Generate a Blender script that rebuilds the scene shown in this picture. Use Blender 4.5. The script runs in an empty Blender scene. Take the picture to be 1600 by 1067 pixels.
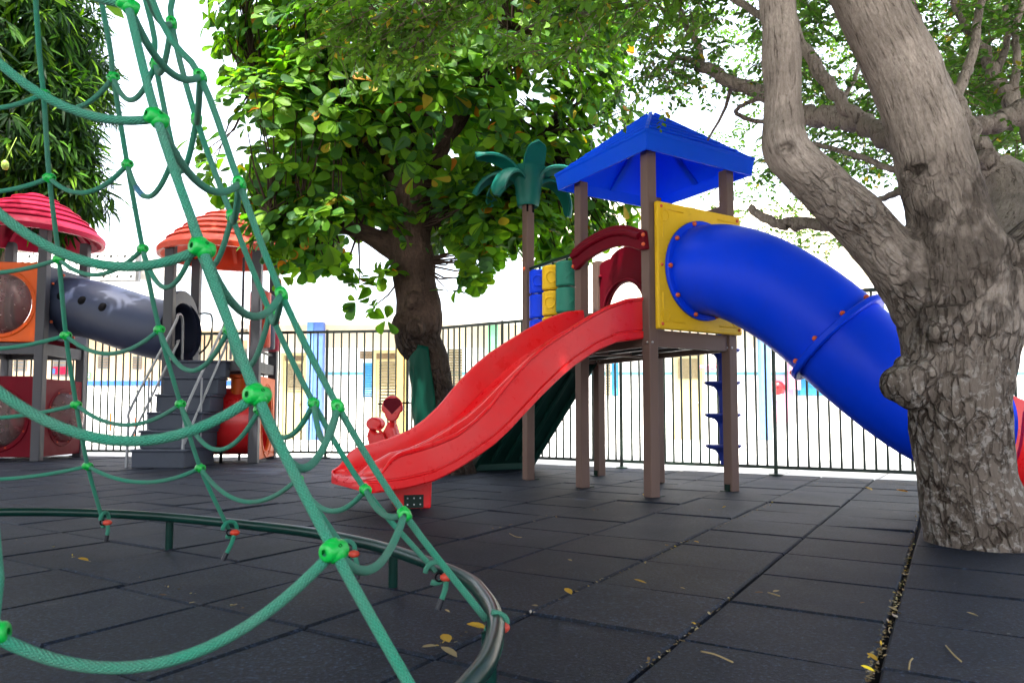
import bpy, bmesh, math, random
import numpy as np
from mathutils import Vector, Matrix, noise
random.seed(7); rng = np.random.default_rng(7)
R = math.radians
scene = bpy.context.scene
COL = scene.collection
# ------------------------------------------------------------------ camera
EYE = 0.64; FPX = 1111.0; TILT = R(3.5); SH = 47.6
cam = bpy.data.cameras.new('camera'); camo = bpy.data.objects.new('camera', cam); COL.objects.link(camo)
camo.location = (0, 0, EYE); camo.rotation_euler = (R(90) + TILT, 0, 0)
cam.sensor_width = 36; cam.lens = FPX / 1600 * 36; cam.shift_y = SH / 1600
cam.clip_start = 0.05; cam.clip_end = 2000
cam.dof.use_dof = True; cam.dof.focus_distance = 5.2; cam.dof.aperture_fstop = 8
scene.camera = camo
# ------------------------------------------------------------------ sky, sun, exposure
SUN_EL, SUN_AZ = R(68), R(197)          # azimuth clockwise from +Y: behind and a little left of the camera
w = bpy.data.worlds.new('World'); scene.world = w; w.use_nodes = True
nt = w.node_tree; nt.nodes.clear()
sky = nt.nodes.new('ShaderNodeTexSky'); sky.sky_type = 'NISHITA'; sky.sun_disc = False
sky.sun_elevation = SUN_EL; sky.sun_rotation = SUN_AZ; sky.dust_density = 6.0; sky.air_density = 1.0; sky.ozone_density = 0.6
hs = nt.nodes.new('ShaderNodeHueSaturation'); hs.inputs['Saturation'].default_value = 0.5
bg = nt.nodes.new('ShaderNodeBackground'); bg.inputs['Strength'].default_value = 0.15
wo = nt.nodes.new('ShaderNodeOutputWorld')
nt.links.new(sky.outputs[0], hs.inputs['Color']); nt.links.new(hs.outputs[0], bg.inputs[0]); nt.links.new(bg.outputs[0], wo.inputs[0])
sl = bpy.data.lights.new('sun', 'SUN'); sl.energy = 2.0; sl.angle = R(0.5); sl.color = (1, 0.95, 0.87)
so = bpy.data.objects.new('sun', sl); COL.objects.link(so)
SDIR = Vector((math.sin(SUN_AZ) * math.cos(SUN_EL), math.cos(SUN_AZ) * math.cos(SUN_EL), math.sin(SUN_EL)))
so.rotation_euler = (-SDIR).to_track_quat('-Z', 'Y').to_euler(); so.location = (0, -10, 20)
vs = scene.view_settings; vs.view_transform = 'Standard'; vs.look = 'None'; vs.exposure = 2.95; vs.gamma = 1
scene.cycles.max_bounces = 8; scene.cycles.transparent_max_bounces = 8
scene.cycles.use_denoising = True

# ------------------------------------------------------------------ helpers
CT, ST = math.cos(TILT), math.sin(TILT)
def ray(px, py):
    a, b = (px - 800) / FPX, (533.5 + SH - py) / FPX
    return Vector((a, CT - ST * b, ST + CT * b))
def at(px, py, y):                     # point at depth y on the line of sight of a photo pixel
    d = ray(px, py); return Vector((0, 0, EYE)) + d * (y / d.y)
def gnd(px, py, z=0.0):
    d = ray(px, py); return Vector((0, 0, EYE)) + d * ((z - EYE) / d.z)

def catmull(pts, n=8, closed=False):
    P = [Vector(p) for p in pts]; out = []; m = len(P)
    for i in range(m if closed else m - 1):
        p0 = P[(i - 1) % m] if (closed or i > 0) else P[0] * 2 - P[1]
        p1, p2 = P[i], P[(i + 1) % m]
        p3 = P[(i + 2) % m] if (closed or i + 2 < m) else P[-1] * 2 - P[-2]
        for k in range(n):
            t = k / n
            out.append(0.5 * ((2 * p1) + (p2 - p0) * t + (2 * p0 - 5 * p1 + 4 * p2 - p3) * t * t + (3 * p1 - p0 - 3 * p2 + p3) * t ** 3))
    if not closed: out.append(P[-1].copy())
    return out

class MB:
    """collects shapes, then links them as ONE mesh object"""
    def __init__(s): s.v = []; s.f = []; s.uv = {}; s.M = Matrix()
    def add(s, vs, fs, uvs=None):
        o = len(s.v); s.v += [s.M @ Vector(p) for p in vs]
        for i, f in enumerate(fs):
            if uvs: s.uv[len(s.f)] = uvs[i]
            s.f.append([k + o for k in f])
        return s
    def box(s, c, d, rot=None):
        x, y, z = d[0] / 2, d[1] / 2, d[2] / 2
        m = rot if rot else Matrix.Identity(3)
        vs = [Vector(c) + m @ Vector(p) for p in [(-x, -y, -z), (x, -y, -z), (x, y, -z), (-x, y, -z), (-x, -y, z), (x, -y, z), (x, y, z), (-x, y, z)]]
        return s.add(vs, [(0, 3, 2, 1), (4, 5, 6, 7), (0, 1, 5, 4), (1, 2, 6, 5), (2, 3, 7, 6), (3, 0, 4, 7)])
    def bx(s, x0, x1, y0, y1, z0, z1):
        return s.box(((x0 + x1) / 2, (y0 + y1) / 2, (z0 + z1) / 2), (x1 - x0, y1 - y0, z1 - z0))
    def bar(s, p0, p1, w, h, up=(0, 0, 1)):
        p0, p1 = Vector(p0), Vector(p1); d = p1 - p0; L = d.length; d.normalize()
        x = d.cross(Vector(up)); x.normalize(); z = x.cross(d)
        m = Matrix((x, d, z)).transposed()
        return s.box((p0 + p1) / 2, (w, L, h), m)
    def tube(s, pts, r, n=10, closed=False, cap=True, uv=False):
        P = [Vector(p) for p in pts]; m = len(P)
        rr = r if isinstance(r, (list, tuple)) else [r] * m
        T = []
        for i in range(m):
            a = P[(i - 1) % m] if (closed or i > 0) else P[i]
            b = P[(i + 1) % m] if (closed or i < m - 1) else P[i]
            t = b - a; T.append(t.normalized() if t.length > 1e-9 else Vector((0, 0, 1)))
        ref = Vector((0, 0, 1)) if abs(T[0].z) < 0.9 else Vector((1, 0, 0))
        nx = T[0].cross(ref).normalized(); vs = []; fs = []; uvs = []; L = [0]
        for i in range(m):
            if i: L.append(L[-1] + (P[i] - P[i - 1]).length)
            nx = (nx - T[i] * nx.dot(T[i])).normalized(); ny = T[i].cross(nx)
            for k in range(n):
                a = 2 * math.pi * k / n
                vs.append(P[i] + (nx * math.cos(a) + ny * math.sin(a)) * rr[i])
        for i in range(m if closed else m - 1):
            j = (i + 1) % m
            for k in range(n):
                q = (k + 1) % n
                fs.append((i * n + k, i * n + q, j * n + q, j * n + k))
                uvs.append(((k / n, L[i]), ((k + 1) / n, L[i]), ((k + 1) / n, L[j]), (k / n, L[j])))
        if cap and not closed:
            fs.append(tuple(range(n - 1, -1, -1))); uvs.append([(0, 0)] * n)
            fs.append(tuple(range((m - 1) * n, m * n))); uvs.append([(0, 0)] * n)
        return s.add(vs, fs, uvs if uv else None)
    def cyl(s, p0, p1, r0, r1=None, n=16, cap=True): return s.tube([p0, p1], [r0, r0 if r1 is None else r1], n, cap=cap)
    def lathe(s, prof, n=24, M=None, sweep=2 * math.pi, start=0.0, cap=False):
        M = M or Matrix(); vs = []; fs = []; full = abs(sweep - 2 * math.pi) < 1e-6; c = n if full else n + 1
        for r, z in prof:
            for k in range(c):
                a = start + sweep * k / n; vs.append(M @ Vector((r * math.cos(a), r * math.sin(a), z)))
        for i in range(len(prof) - 1):
            for k in range(n):
                q = (k + 1) % c
                fs.append((i * c + k, i * c + q, (i + 1) * c + q, (i + 1) * c + k))
        if cap:
            fs.append(tuple(range(c - 1, -1, -1))); fs.append(tuple(range((len(prof) - 1) * c, len(prof) * c)))
        return s.add(vs, fs)
    def ball(s, c, r, n=10, sc=(1, 1, 1)):
        prof = [(max(1e-4, math.sin(math.pi * i / n)) * r, -math.cos(math.pi * i / n) * r) for i in range(n + 1)]
        return s.lathe(prof, n + 4, Matrix.Translation(Vector(c)) @ Matrix.Diagonal((*sc, 1)))
    def prism(s, poly, t, M=None):      # polygon in local xy, thickness along +z
        M = M or Matrix(); n = len(poly)
        vs = [M @ Vector((x, y, 0)) for x, y in poly] + [M @ Vector((x, y, t)) for x, y in poly]
        return s.add(vs, [tuple(range(n - 1, -1, -1)), tuple(range(n, 2 * n))] + [(i, (i + 1) % n, n + (i + 1) % n, n + i) for i in range(n)])
    def holed(s, w, h, r, t, M=None, c=(0, 0), n=40, sq=1.0):  # plate w x h in local xy with a round hole, thickness t along z
        M = M or Matrix(); o = []; q = []
        for k in range(n):
            a = 2 * math.pi * (k + 0.5) / n; ca, sa = math.cos(a), math.sin(a)
            q.append((c[0] + r * ca, c[1] + r * sq * sa))
            f = min(w / 2 / max(abs(ca), 1e-6), h / 2 / max(abs(sa), 1e-6))
            o.append([f * ca, f * sa])
        for sx in (-1, 1):
            for sy in (-1, 1):
                k = min(range(n), key=lambda i: (o[i][0] - sx * w / 2) ** 2 + (o[i][1] - sy * h / 2) ** 2); o[k] = [sx * w / 2, sy * h / 2]
        vs = [M @ Vector((x, y, z)) for z in (0, t) for ring in (o, q) for x, y in ring]; fs = []
        for i in range(n):
            j = (i + 1) % n
            fs += [(i, n + i, n + j, j), (2 * n + i, 2 * n + j, 3 * n + j, 3 * n + i), (i, j, 2 * n + j, 2 * n + i), (n + i, 3 * n + i, 3 * n + j, n + j)]
        return s.add(vs, fs)
    def build(s, name, mat, parent=None, smooth=None, bevel=0, world=False, seg=2):
        me = bpy.data.meshes.new(name)
        vs = s.v
        if world and parent is not None:
            inv = WM[parent.name].inverted(); vs = [inv @ p for p in vs]
        me.from_pydata([tuple(p) for p in vs], [], s.f)
        if s.uv:
            ul = me.uv_layers.new(name='UVMap'); d = ul.data
            for p in me.polygons:
                if p.index in s.uv:
                    for li, c in zip(p.loop_indices, s.uv[p.index]): d[li].uv = c
        me.update()
        if smooth is not None:
            me.shade_smooth()
            if smooth < 180: me.set_sharp_from_angle(angle=R(smooth))
        o = bpy.data.objects.new(name, me); COL.objects.link(o)
        for m in (mat if isinstance(mat, (list, tuple)) else [mat]): me.materials.append(m)
        if parent is not None:
            o.parent = parent; WM[o.name] = WM[parent.name]
        else: WM[o.name] = Matrix()
        if bevel:
            b = o.modifiers.new('bevel', 'BEVEL'); b.width = bevel; b.segments = seg; b.limit_method = 'ANGLE'; b.angle_limit = R(40)
            b.harden_normals = False
        return o
WM = {}
def tag(o, label=None, cat=None, group=None, kind=None):
    if label: o['label'] = label
    if cat: o['category'] = cat
    if group: o['group'] = group
    if kind: o['kind'] = kind
    return o
def thing(name, label, cat, loc=(0, 0, 0), rz=0.0, group=None):
    o = bpy.data.objects.new(name, None); COL.objects.link(o); o.location = loc; o.rotation_euler = (0, 0, rz)
    o.empty_display_size = 0.2
    WM[o.name] = Matrix.Translation(Vector(loc)) @ Matrix.Rotation(rz, 4, 'Z')
    return tag(o, label, cat, group)

# ------------------------------------------------------------------ materials
def N(nt, t, **kw):
    n = nt.nodes.new(t)
    for k, v in kw.items():
        if k in n.inputs: n.inputs[k].default_value = v
        else: setattr(n, k, v)
    return n
def mix(nt, fac, a, b, bt='MIX'):
    m = nt.nodes.new('ShaderNodeMix'); m.data_type = 'RGBA'; m.blend_type = bt
    for s, val in ((0, fac), (6, a), (7, b)):
        if hasattr(val, 'links') or hasattr(val, 'is_output'): nt.links.new(val, m.inputs[s])
        elif s == 0: m.inputs[0].default_value = val
        else: m.inputs[s].default_value = (*val, 1) if len(val) == 3 else val
    return m.outputs[2]
def ramp(nt, fac, stops):
    r = nt.nodes.new('ShaderNodeValToRGB'); e = r.color_ramp.elements
    while len(e) < len(stops): e.new(0.5)
    for i, (p, c) in enumerate(stops):
        e[i].position = p; e[i].color = (*c, 1) if not isinstance(c, (int, float)) else (c, c, c, 1)
    nt.links.new(fac, r.inputs[0]); return r.outputs[0]
def base_mat(name, rough=0.5, spec=0.5):
    m = bpy.data.materials.new(name); m.use_nodes = True; nt = m.node_tree
    b = nt.nodes['Principled BSDF']; b.inputs['Roughness'].default_value = rough; b.inputs['Specular IOR Level'].default_value = spec
    return m, nt, b
def coords(nt, scale=(1, 1, 1), kind='Object'):
    tc = nt.nodes.new('ShaderNodeTexCoord'); mp = nt.nodes.new('ShaderNodeMapping'); mp.inputs['Scale'].default_value = scale
    nt.links.new(tc.outputs[kind], mp.inputs[0]); return mp.outputs[0]
def noise_tex(nt, vec, scale, detail=4, rough=0.55, out='Fac'):
    n = nt.nodes.new('ShaderNodeTexNoise'); n.inputs['Scale'].default_value = scale; n.inputs['Detail'].default_value = detail; n.inputs['Roughness'].default_value = rough
    if vec: nt.links.new(vec, n.inputs['Vector'])
    return n.outputs[out]
def bump(nt, b, h, strength=0.3, dist=0.01, prev=None):
    n = nt.nodes.new('ShaderNodeBump'); n.inputs['Strength'].default_value = strength; n.inputs['Distance'].default_value = dist
    nt.links.new(h, n.inputs['Height'])
    if prev: nt.links.new(prev, n.inputs['Normal'])
    nt.links.new(n.outputs[0], b.inputs['Normal']); return n.outputs[0]
def plastic(name, c, rough=0.38, fade=0.25, dirt=0.35, trans=0.0, spec=0.2, gs=(1, 1, 1)):
    """sun-faded moulded plastic with scuffs, stains and a slight orange-peel skin"""
    m, nt, b = base_mat(name, rough, spec); v = coords(nt, gs)
    mc = max(c); faded = tuple(x * (1 - fade) + fade * (0.45 * x + 0.3 * mc + 0.02) for x in c); dk = tuple(x * 0.45 + 0.012 for x in c)
    n1 = noise_tex(nt, v, 2.3, 5, 0.6); a = ramp(nt, n1, [(0.38, 0.0), (0.72, 1.0)])
    col = mix(nt, a, c, faded)
    n2 = noise_tex(nt, v, 9, 8, 0.72); d = ramp(nt, n2, [(0.55, 0.0), (0.78, dirt)])
    col = mix(nt, d, col, dk)
    n3 = noise_tex(nt, coords(nt, (4 * gs[0], 4 * gs[1], 60 * gs[2])), 6, 4, 0.7); d3 = ramp(nt, n3, [(0.66, 0.0), (0.72, 0.3)])
    col = mix(nt, d3, col, faded)
    nt.links.new(col, b.inputs['Base Color'])
    rr = nt.nodes.new('ShaderNodeMapRange'); nt.links.new(n2, rr.inputs[0]); rr.inputs[3].default_value = rough - 0.1; rr.inputs[4].default_value = rough + 0.22
    nt.links.new(rr.outputs[0], b.inputs['Roughness'])
    bump(nt, b, noise_tex(nt, v, 140, 3, 0.6), 0.06, 0.004)
    if trans:
        t = nt.nodes.new('ShaderNodeBsdfTranslucent'); nt.links.new(col, t.inputs[0])
        mx = nt.nodes.new('ShaderNodeMixShader'); mx.inputs[0].default_value = trans
        nt.links.new(b.outputs[0], mx.inputs[1]); nt.links.new(t.outputs[0], mx.inputs[2])
        nt.links.new(mx.outputs[0], nt.nodes['Material Output'].inputs[0])
    return m
def paint(name, c, rough=0.4, metal=0.0, var=0.15, spec=0.5):
    m, nt, b = base_mat(name, rough, spec); v = coords(nt); b.inputs['Metallic'].default_value = metal
    n1 = noise_tex(nt, v, 3.5, 6, 0.65)
    nt.links.new(mix(nt, ramp(nt, n1, [(0.35, 0.0), (0.75, 1.0)]), tuple(x * (1 - var) for x in c), tuple(min(1, x * (1 + var)) for x in c)), b.inputs['Base Color'])
    bump(nt, b, noise_tex(nt, v, 60, 3), 0.05, 0.003); return m
def rope_mat(name, c):
    m, nt, b = base_mat(name, 0.75, 0.25)
    tc = nt.nodes.new('ShaderNodeTexCoord'); sx = nt.nodes.new('ShaderNodeSeparateXYZ'); nt.links.new(tc.outputs['UV'], sx.inputs[0])
    def lin(ku, kv):
        a = N(nt, 'ShaderNodeMath', operation='MULTIPLY'); a.inputs[1].default_value = ku * 2 * math.pi; nt.links.new(sx.outputs[0], a.inputs[0])
        q = N(nt, 'ShaderNodeMath', operation='MULTIPLY_ADD'); q.inputs[1].default_value = kv * 2 * math.pi; nt.links.new(sx.outputs[1], q.inputs[0]); nt.links.new(a.outputs[0], q.inputs[2])
        z = N(nt, 'ShaderNodeMath', operation='SINE'); nt.links.new(q.outputs[0], z.inputs[0]); return z.outputs[0]
    p = N(nt, 'ShaderNodeMath', operation='MULTIPLY'); nt.links.new(lin(5, 62), p.inputs[0]); nt.links.new(lin(-5, 62), p.inputs[1])
    ab = N(nt, 'ShaderNodeMath', operation='ABSOLUTE'); nt.links.new(p.outputs[0], ab.inputs[0])
    n1 = noise_tex(nt, coords(nt), 5, 5, 0.65)
    col = mix(nt, ramp(nt, n1, [(0.35, 0.0), (0.7, 1.0)]), c, tuple(x * 0.62 + 0.05 for x in c))
    col = mix(nt, ramp(nt, ab.outputs[0], [(0.0, 0.5), (0.35, 0.0)]), col, tuple(x * 0.3 for x in c))
    nt.links.new(col, b.inputs['Base Color']); bump(nt, b, ab.outputs[0], 0.8, 0.004)
    b.inputs['Sheen Weight'].default_value = 0.05
    return m
def leaf_mat(name, trans=0.45, rough=0.45, spec=0.35):
    m, nt, b = base_mat(name, rough, spec)
    at_ = nt.nodes.new('ShaderNodeAttribute'); at_.attribute_name = 'Col'
    nt.links.new(at_.outputs['Color'], b.inputs['Base Color'])
    t = nt.nodes.new('ShaderNodeBsdfTranslucent'); tcol = mix(nt, 1.0, at_.outputs['Color'], (1.5, 1.6, 0.5), 'MULTIPLY'); nt.links.new(tcol, t.inputs[0])
    mx = nt.nodes.new('ShaderNodeMixShader'); mx.inputs[0].default_value = trans
    nt.links.new(b.outputs[0], mx.inputs[1]); nt.links.new(t.outputs[0], mx.inputs[2]); nt.links.new(mx.outputs[0], nt.nodes['Material Output'].inputs[0])
    return m
def bark_mat(name, dark, light, crack, sc=(62, 62, 8.5), plates=0.8, bstr=1.0):
    m, nt, b = base_mat(name, 0.9, 0.12)
    a = nt.nodes.new('ShaderNodeAttribute'); a.attribute_name = 'bark'; av = a.outputs['Vector']
    def mapped(s):
        mp = nt.nodes.new('ShaderNodeMapping'); mp.inputs['Scale'].default_value = s; nt.links.new(av, mp.inputs[0]); return mp.outputs[0]
    def ntx(v, sc_, det, rg, dis):
        n = nt.nodes.new('ShaderNodeTexNoise'); n.inputs['Scale'].default_value = sc_; n.inputs['Detail'].default_value = det; n.inputs['Roughness'].default_value = rg; n.inputs['Distortion'].default_value = dis
        nt.links.new(v, n.inputs['Vector']); return n
    fur = ntx(mapped(sc), 1.0, 7, 0.62, 0.7).outputs['Fac']                    # furrows running along the limb
    fine = ntx(mapped((sc[0] * 1.6, sc[1] * 1.6, sc[2] * 5)), 1.0, 5, 0.7, 0.4).outputs['Fac']
    wn = ntx(mapped((7, 7, 5)), 1.0, 4, 0.6, 0.3).outputs['Color']
    wv = nt.nodes.new('ShaderNodeMix'); wv.data_type = 'VECTOR'; wv.inputs[0].default_value = 0.5
    nt.links.new(mapped((13, 13, 5.5)), wv.inputs[4]); nt.links.new(wn, wv.inputs[5])
    vo = nt.nodes.new('ShaderNodeTexVoronoi'); vo.feature = 'DISTANCE_TO_EDGE'; vo.inputs['Scale'].default_value = 3.2; nt.links.new(wv.outputs[1], vo.inputs['Vector'])
    big = ntx(av, 3.0, 5, 0.6, 0.3).outputs['Fac']; big2 = ntx(av, 1.7, 4, 0.6, 0.8).outputs['Fac']
    mk = ramp(nt, big, [(0.42, 0.0), (0.60, plates)])                          # where the bark has broken into plates
    col = mix(nt, ramp(nt, fine, [(0.3, 0.0), (0.7, 1.0)]), dark, light)
    ag = nt.nodes.new('ShaderNodeAttribute'); ag.attribute_name = 'trunk_low'       # mask growing down the trunk: darker, more plated bark below
    col = mix(nt, ag.outputs['Fac'], col, tuple(x * 0.26 for x in dark))
    col = mix(nt, ramp(nt, big2, [(0.40, 0.65), (0.60, 0.0)]), col, tuple(x * 0.6 for x in dark))
    col = mix(nt, ramp(nt, fur, [(0.33, 0.8), (0.44, 0.0)]), col, crack)
    ve = ramp(nt, vo.outputs['Distance'], [(0.0, 1.0), (0.05, 0.9), (0.13, 0.0)])
    m0 = N(nt, 'ShaderNodeMath', operation='MULTIPLY'); nt.links.new(ve, m0.inputs[0]); nt.links.new(mk, m0.inputs[1])
    ga = N(nt, 'ShaderNodeMath', operation='MULTIPLY_ADD'); nt.links.new(ag.outputs['Fac'], ga.inputs[0]); ga.inputs[1].default_value = 1.7; ga.inputs[2].default_value = 0.06
    me_ = N(nt, 'ShaderNodeMath', operation='MULTIPLY'); nt.links.new(m0.outputs[0], me_.inputs[0]); nt.links.new(ga.outputs[0], me_.inputs[1])
    col = mix(nt, me_.outputs[0], col, crack)
    lich = ntx(av, 24.0, 4, 0.7, 0.5).outputs['Fac']; lm = N(nt, 'ShaderNodeMath', operation='MULTIPLY'); nt.links.new(ramp(nt, lich, [(0.52, 0.0), (0.60, 0.7)]), lm.inputs[0]); nt.links.new(ag.outputs['Fac'], lm.inputs[1])
    col = mix(nt, lm.outputs[0], col, tuple(0.75 * (x + y) / 2 + 0.03 for x, y in zip(light, (light[2],) * 3)))      # pale lichen on the lower bark
    sa = nt.nodes.new('ShaderNodeAttribute'); sa.attribute_name = 'stain'; col = mix(nt, sa.outputs['Fac'], col, tuple(x * 0.5 for x in crack))
    nt.links.new(col, b.inputs['Base Color'])
    h0 = ramp(nt, fur, [(0.34, 0.0), (0.52, 1.0)]); p = bump(nt, b, h0, 0.55 * bstr, 0.02)
    iv = N(nt, 'ShaderNodeMath', operation='SUBTRACT'); iv.inputs[0].default_value = 1.0; nt.links.new(me_.outputs[0], iv.inputs[1])
    p = bump(nt, b, iv.outputs[0], 0.9 * bstr, 0.05, p); bump(nt, b, fine, 0.5 * bstr, 0.012, p)
    return m

M = {}
M['rope'] = rope_mat('rope_green', (0.010, 0.215, 0.13))
M['conn'] = plastic('connector_green', (0.0015, 0.30, 0.04), 0.28, 0.0, 0.15, 0.1, 0.35)
M['tape'] = plastic('tape_black', (0.012, 0.013, 0.018), 0.4)
M['bluetape'] = plastic('tape_blue', (0.03, 0.12, 0.2), 0.5)
M['clamp'] = plastic('clamp_orange', (0.36, 0.025, 0.008), 0.35)
M['steel'] = paint('bright_steel', (0.5, 0.51, 0.52), 0.28, 1.0, 0.2)
M['green_metal'] = paint('dark_green_metal', (0.002, 0.020, 0.016), 0.28, 0.0, 0.3, 0.2)
M['fence'] = paint('fence_paint', (0.012, 0.03, 0.02), 0.4, 0.0, 0.3)
M['red'] = plastic('slide_red', (0.66, 0.006, 0.010), 0.24, 0.14, 0.2, 0.12, 0.42)
M['maroon'] = plastic('panel_maroon', (0.105, 0.001, 0.008), 0.45, 0.08, 0.4, 0, 0.06)
M['crimson'] = plastic('roof_crimson', (0.30, 0.003, 0.030), 0.42, 0.12, 0.3, 0.12, 0.12)
M['orange'] = plastic('panel_orange', (0.60, 0.085, 0.004), 0.4, 0.12, 0.35, 0.1)
M['orange_red'] = plastic('roof_orange', (0.52, 0.045, 0.012), 0.42, 0.25, 0.35, 0.15)
M['blue'] = plastic('tube_blue', (0.0005, 0.042, 0.70), 0.34, 0.03, 0.2, 0.08, 0.12)
M['roof_blue'] = plastic('roof_blue', (0.001, 0.115, 0.8), 0.4, 0.04, 0.12, 0.5, 0.12)
M['navy'] = plastic('climber_navy', (0.008, 0.025, 0.22), 0.4)
M['yellow'] = plastic('panel_yellow', (0.66, 0.40, 0.004), 0.42, 0.1, 0.4)
M['teal'] = plastic('palm_teal', (0.004, 0.12, 0.095), 0.38, 0.1, 0.3, 0.1)
M['green_roll'] = plastic('roll_green', (0.015, 0.16, 0.11), 0.42)
M['dark_green'] = plastic('ramp_green', (0.003, 0.034, 0.026), 0.4)
M['post'] = plastic('post_brown', (0.115, 0.07, 0.056), 0.55, 0.25, 0.35, 0, 0.3, (1, 1, 0.12))
M['deck'] = paint('deck_dark', (0.03, 0.028, 0.03), 0.5, 0, 0.3)
M['grey_post'] = plastic('post_grey', (0.042, 0.042, 0.052), 0.5, 0.2, 0.3, 0, 0.3, (1, 1, 0.15))
M['slate'] = plastic('tunnel_slate', (0.020, 0.027, 0.056), 0.42, 0.2, 0.3)
M['stair'] = plastic('stair_slate', (0.036, 0.044, 0.065), 0.5, 0.25, 0.4)
M['rail'] = paint('handrail_grey', (0.20, 0.21, 0.23), 0.4, 0.2)
M['hole'] = paint('black_hole', (0.003, 0.003, 0.004), 0.7, 0, .1, 0.05)
M['bracket'] = paint('bracket_green', (0.002, 0.014, 0.010), 0.5, 0, .2, 0.2)
M['bolt'] = plastic('bolt_orange', (0.55, 0.08, 0.02), 0.35)
M['white'] = paint('white_paint', (0.78, 0.78, 0.75), 0.5)
M['pink'] = plastic('pink_plastic', (0.6, 0.24, 0.34), 0.4)
def glass_mat():
    m, nt, b = base_mat('scratched_bubble', 0.12, 0.5); b.inputs['Base Color'].default_value = (0.72, 0.5, 0.5, 1)
    b.inputs['Transmission Weight'].default_value = 0.85; b.inputs['IOR'].default_value = 1.1
    n = noise_tex(nt, coords(nt), 7, 6, 0.7); rr = nt.nodes.new('ShaderNodeMapRange'); nt.links.new(n, rr.inputs[0]); rr.inputs[3].default_value = 0.02; rr.inputs[4].default_value = 0.45
    nt.links.new(rr.outputs[0], b.inputs['Roughness']); return m
M['bubble'] = glass_mat()
def wall_mat(name, c, stain=0.3):
    m, nt, b = base_mat(name, 0.85, 0.2); v = coords(nt)
    n = noise_tex(nt, v, 0.9, 7, 0.65); n2 = noise_tex(nt, coords(nt, (6, 6, 0.7)), 1.2, 5, 0.6)
    col = mix(nt, ramp(nt, n, [(0.4, 0.0), (0.75, stain)]), c, tuple(x * 0.72 for x in c)); col = mix(nt, ramp(nt, n2, [(0.55, 0.0), (0.75, stain)]), col, tuple(x * 0.7 for x in c))
    nt.links.new(col, b.inputs['Base Color']); bump(nt, b, noise_tex(nt, v, 45, 4), 0.15, 0.01); return m
M['wall_white'] = wall_mat('wall_white', (0.78, 0.77, 0.73)); M['wall_cream'] = wall_mat('wall_cream', (0.62, 0.55, 0.42))
M['wall_beige'] = wall_mat('wall_beige', (0.46, 0.35, 0.23)); M['wall_far'] = wall_mat('wall_far', (0.8, 0.78, 0.74))
M['louver'] = paint('louver_cream', (0.19, 0.155, 0.08), 0.6); M['door'] = paint('door_cream', (0.42, 0.36, 0.17), 0.55)
M['cyan'] = paint('shutter_cyan', (0.008, 0.17, 0.36), 0.5); M['aqua'] = paint('tile_aqua', (0.10, 0.30, 0.36), 0.4); M['stripe'] = paint('tile_blue', (0.012, 0.09, 0.4), 0.4)
M['col_blue'] = paint('column_blue', (0.06, 0.13, 0.42), 0.6); M['col_sky'] = paint('column_sky', (0.09, 0.22, 0.46), 0.6)
M['col_green'] = paint('column_green', (0.10, 0.36, 0.16), 0.6); M['col_yellow'] = paint('column_yellow', (0.5, 0.32, 0.07), 0.6)
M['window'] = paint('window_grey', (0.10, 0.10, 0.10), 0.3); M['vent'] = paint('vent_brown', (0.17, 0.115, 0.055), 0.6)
M['leaf_almond'] = leaf_mat('leaf_almond', 0.5, 0.5, 0.15); M['leaf_small'] = leaf_mat('leaf_small', 0.45, 0.5, 0.3); M['leaf_mango'] = leaf_mat('leaf_mango', 0.38, 0.55, 0.06)
M['leaf_dry'] = leaf_mat('leaf_dry', 0.2, 0.6, 0.2)
M['bark_grey'] = bark_mat('bark_grey', (0.205, 0.165, 0.138), (0.385, 0.33, 0.29), (0.035, 0.024, 0.018))
M['bark_brown'] = bark_mat('bark_brown', (0.042, 0.027, 0.021), (0.10, 0.066, 0.05), (0.010, 0.007, 0.006), (20, 20, 5), 0.9)
M['twig'] = paint('twig', (0.13, 0.095, 0.07), 0.9, 0, 0.3, 0.2)
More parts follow.
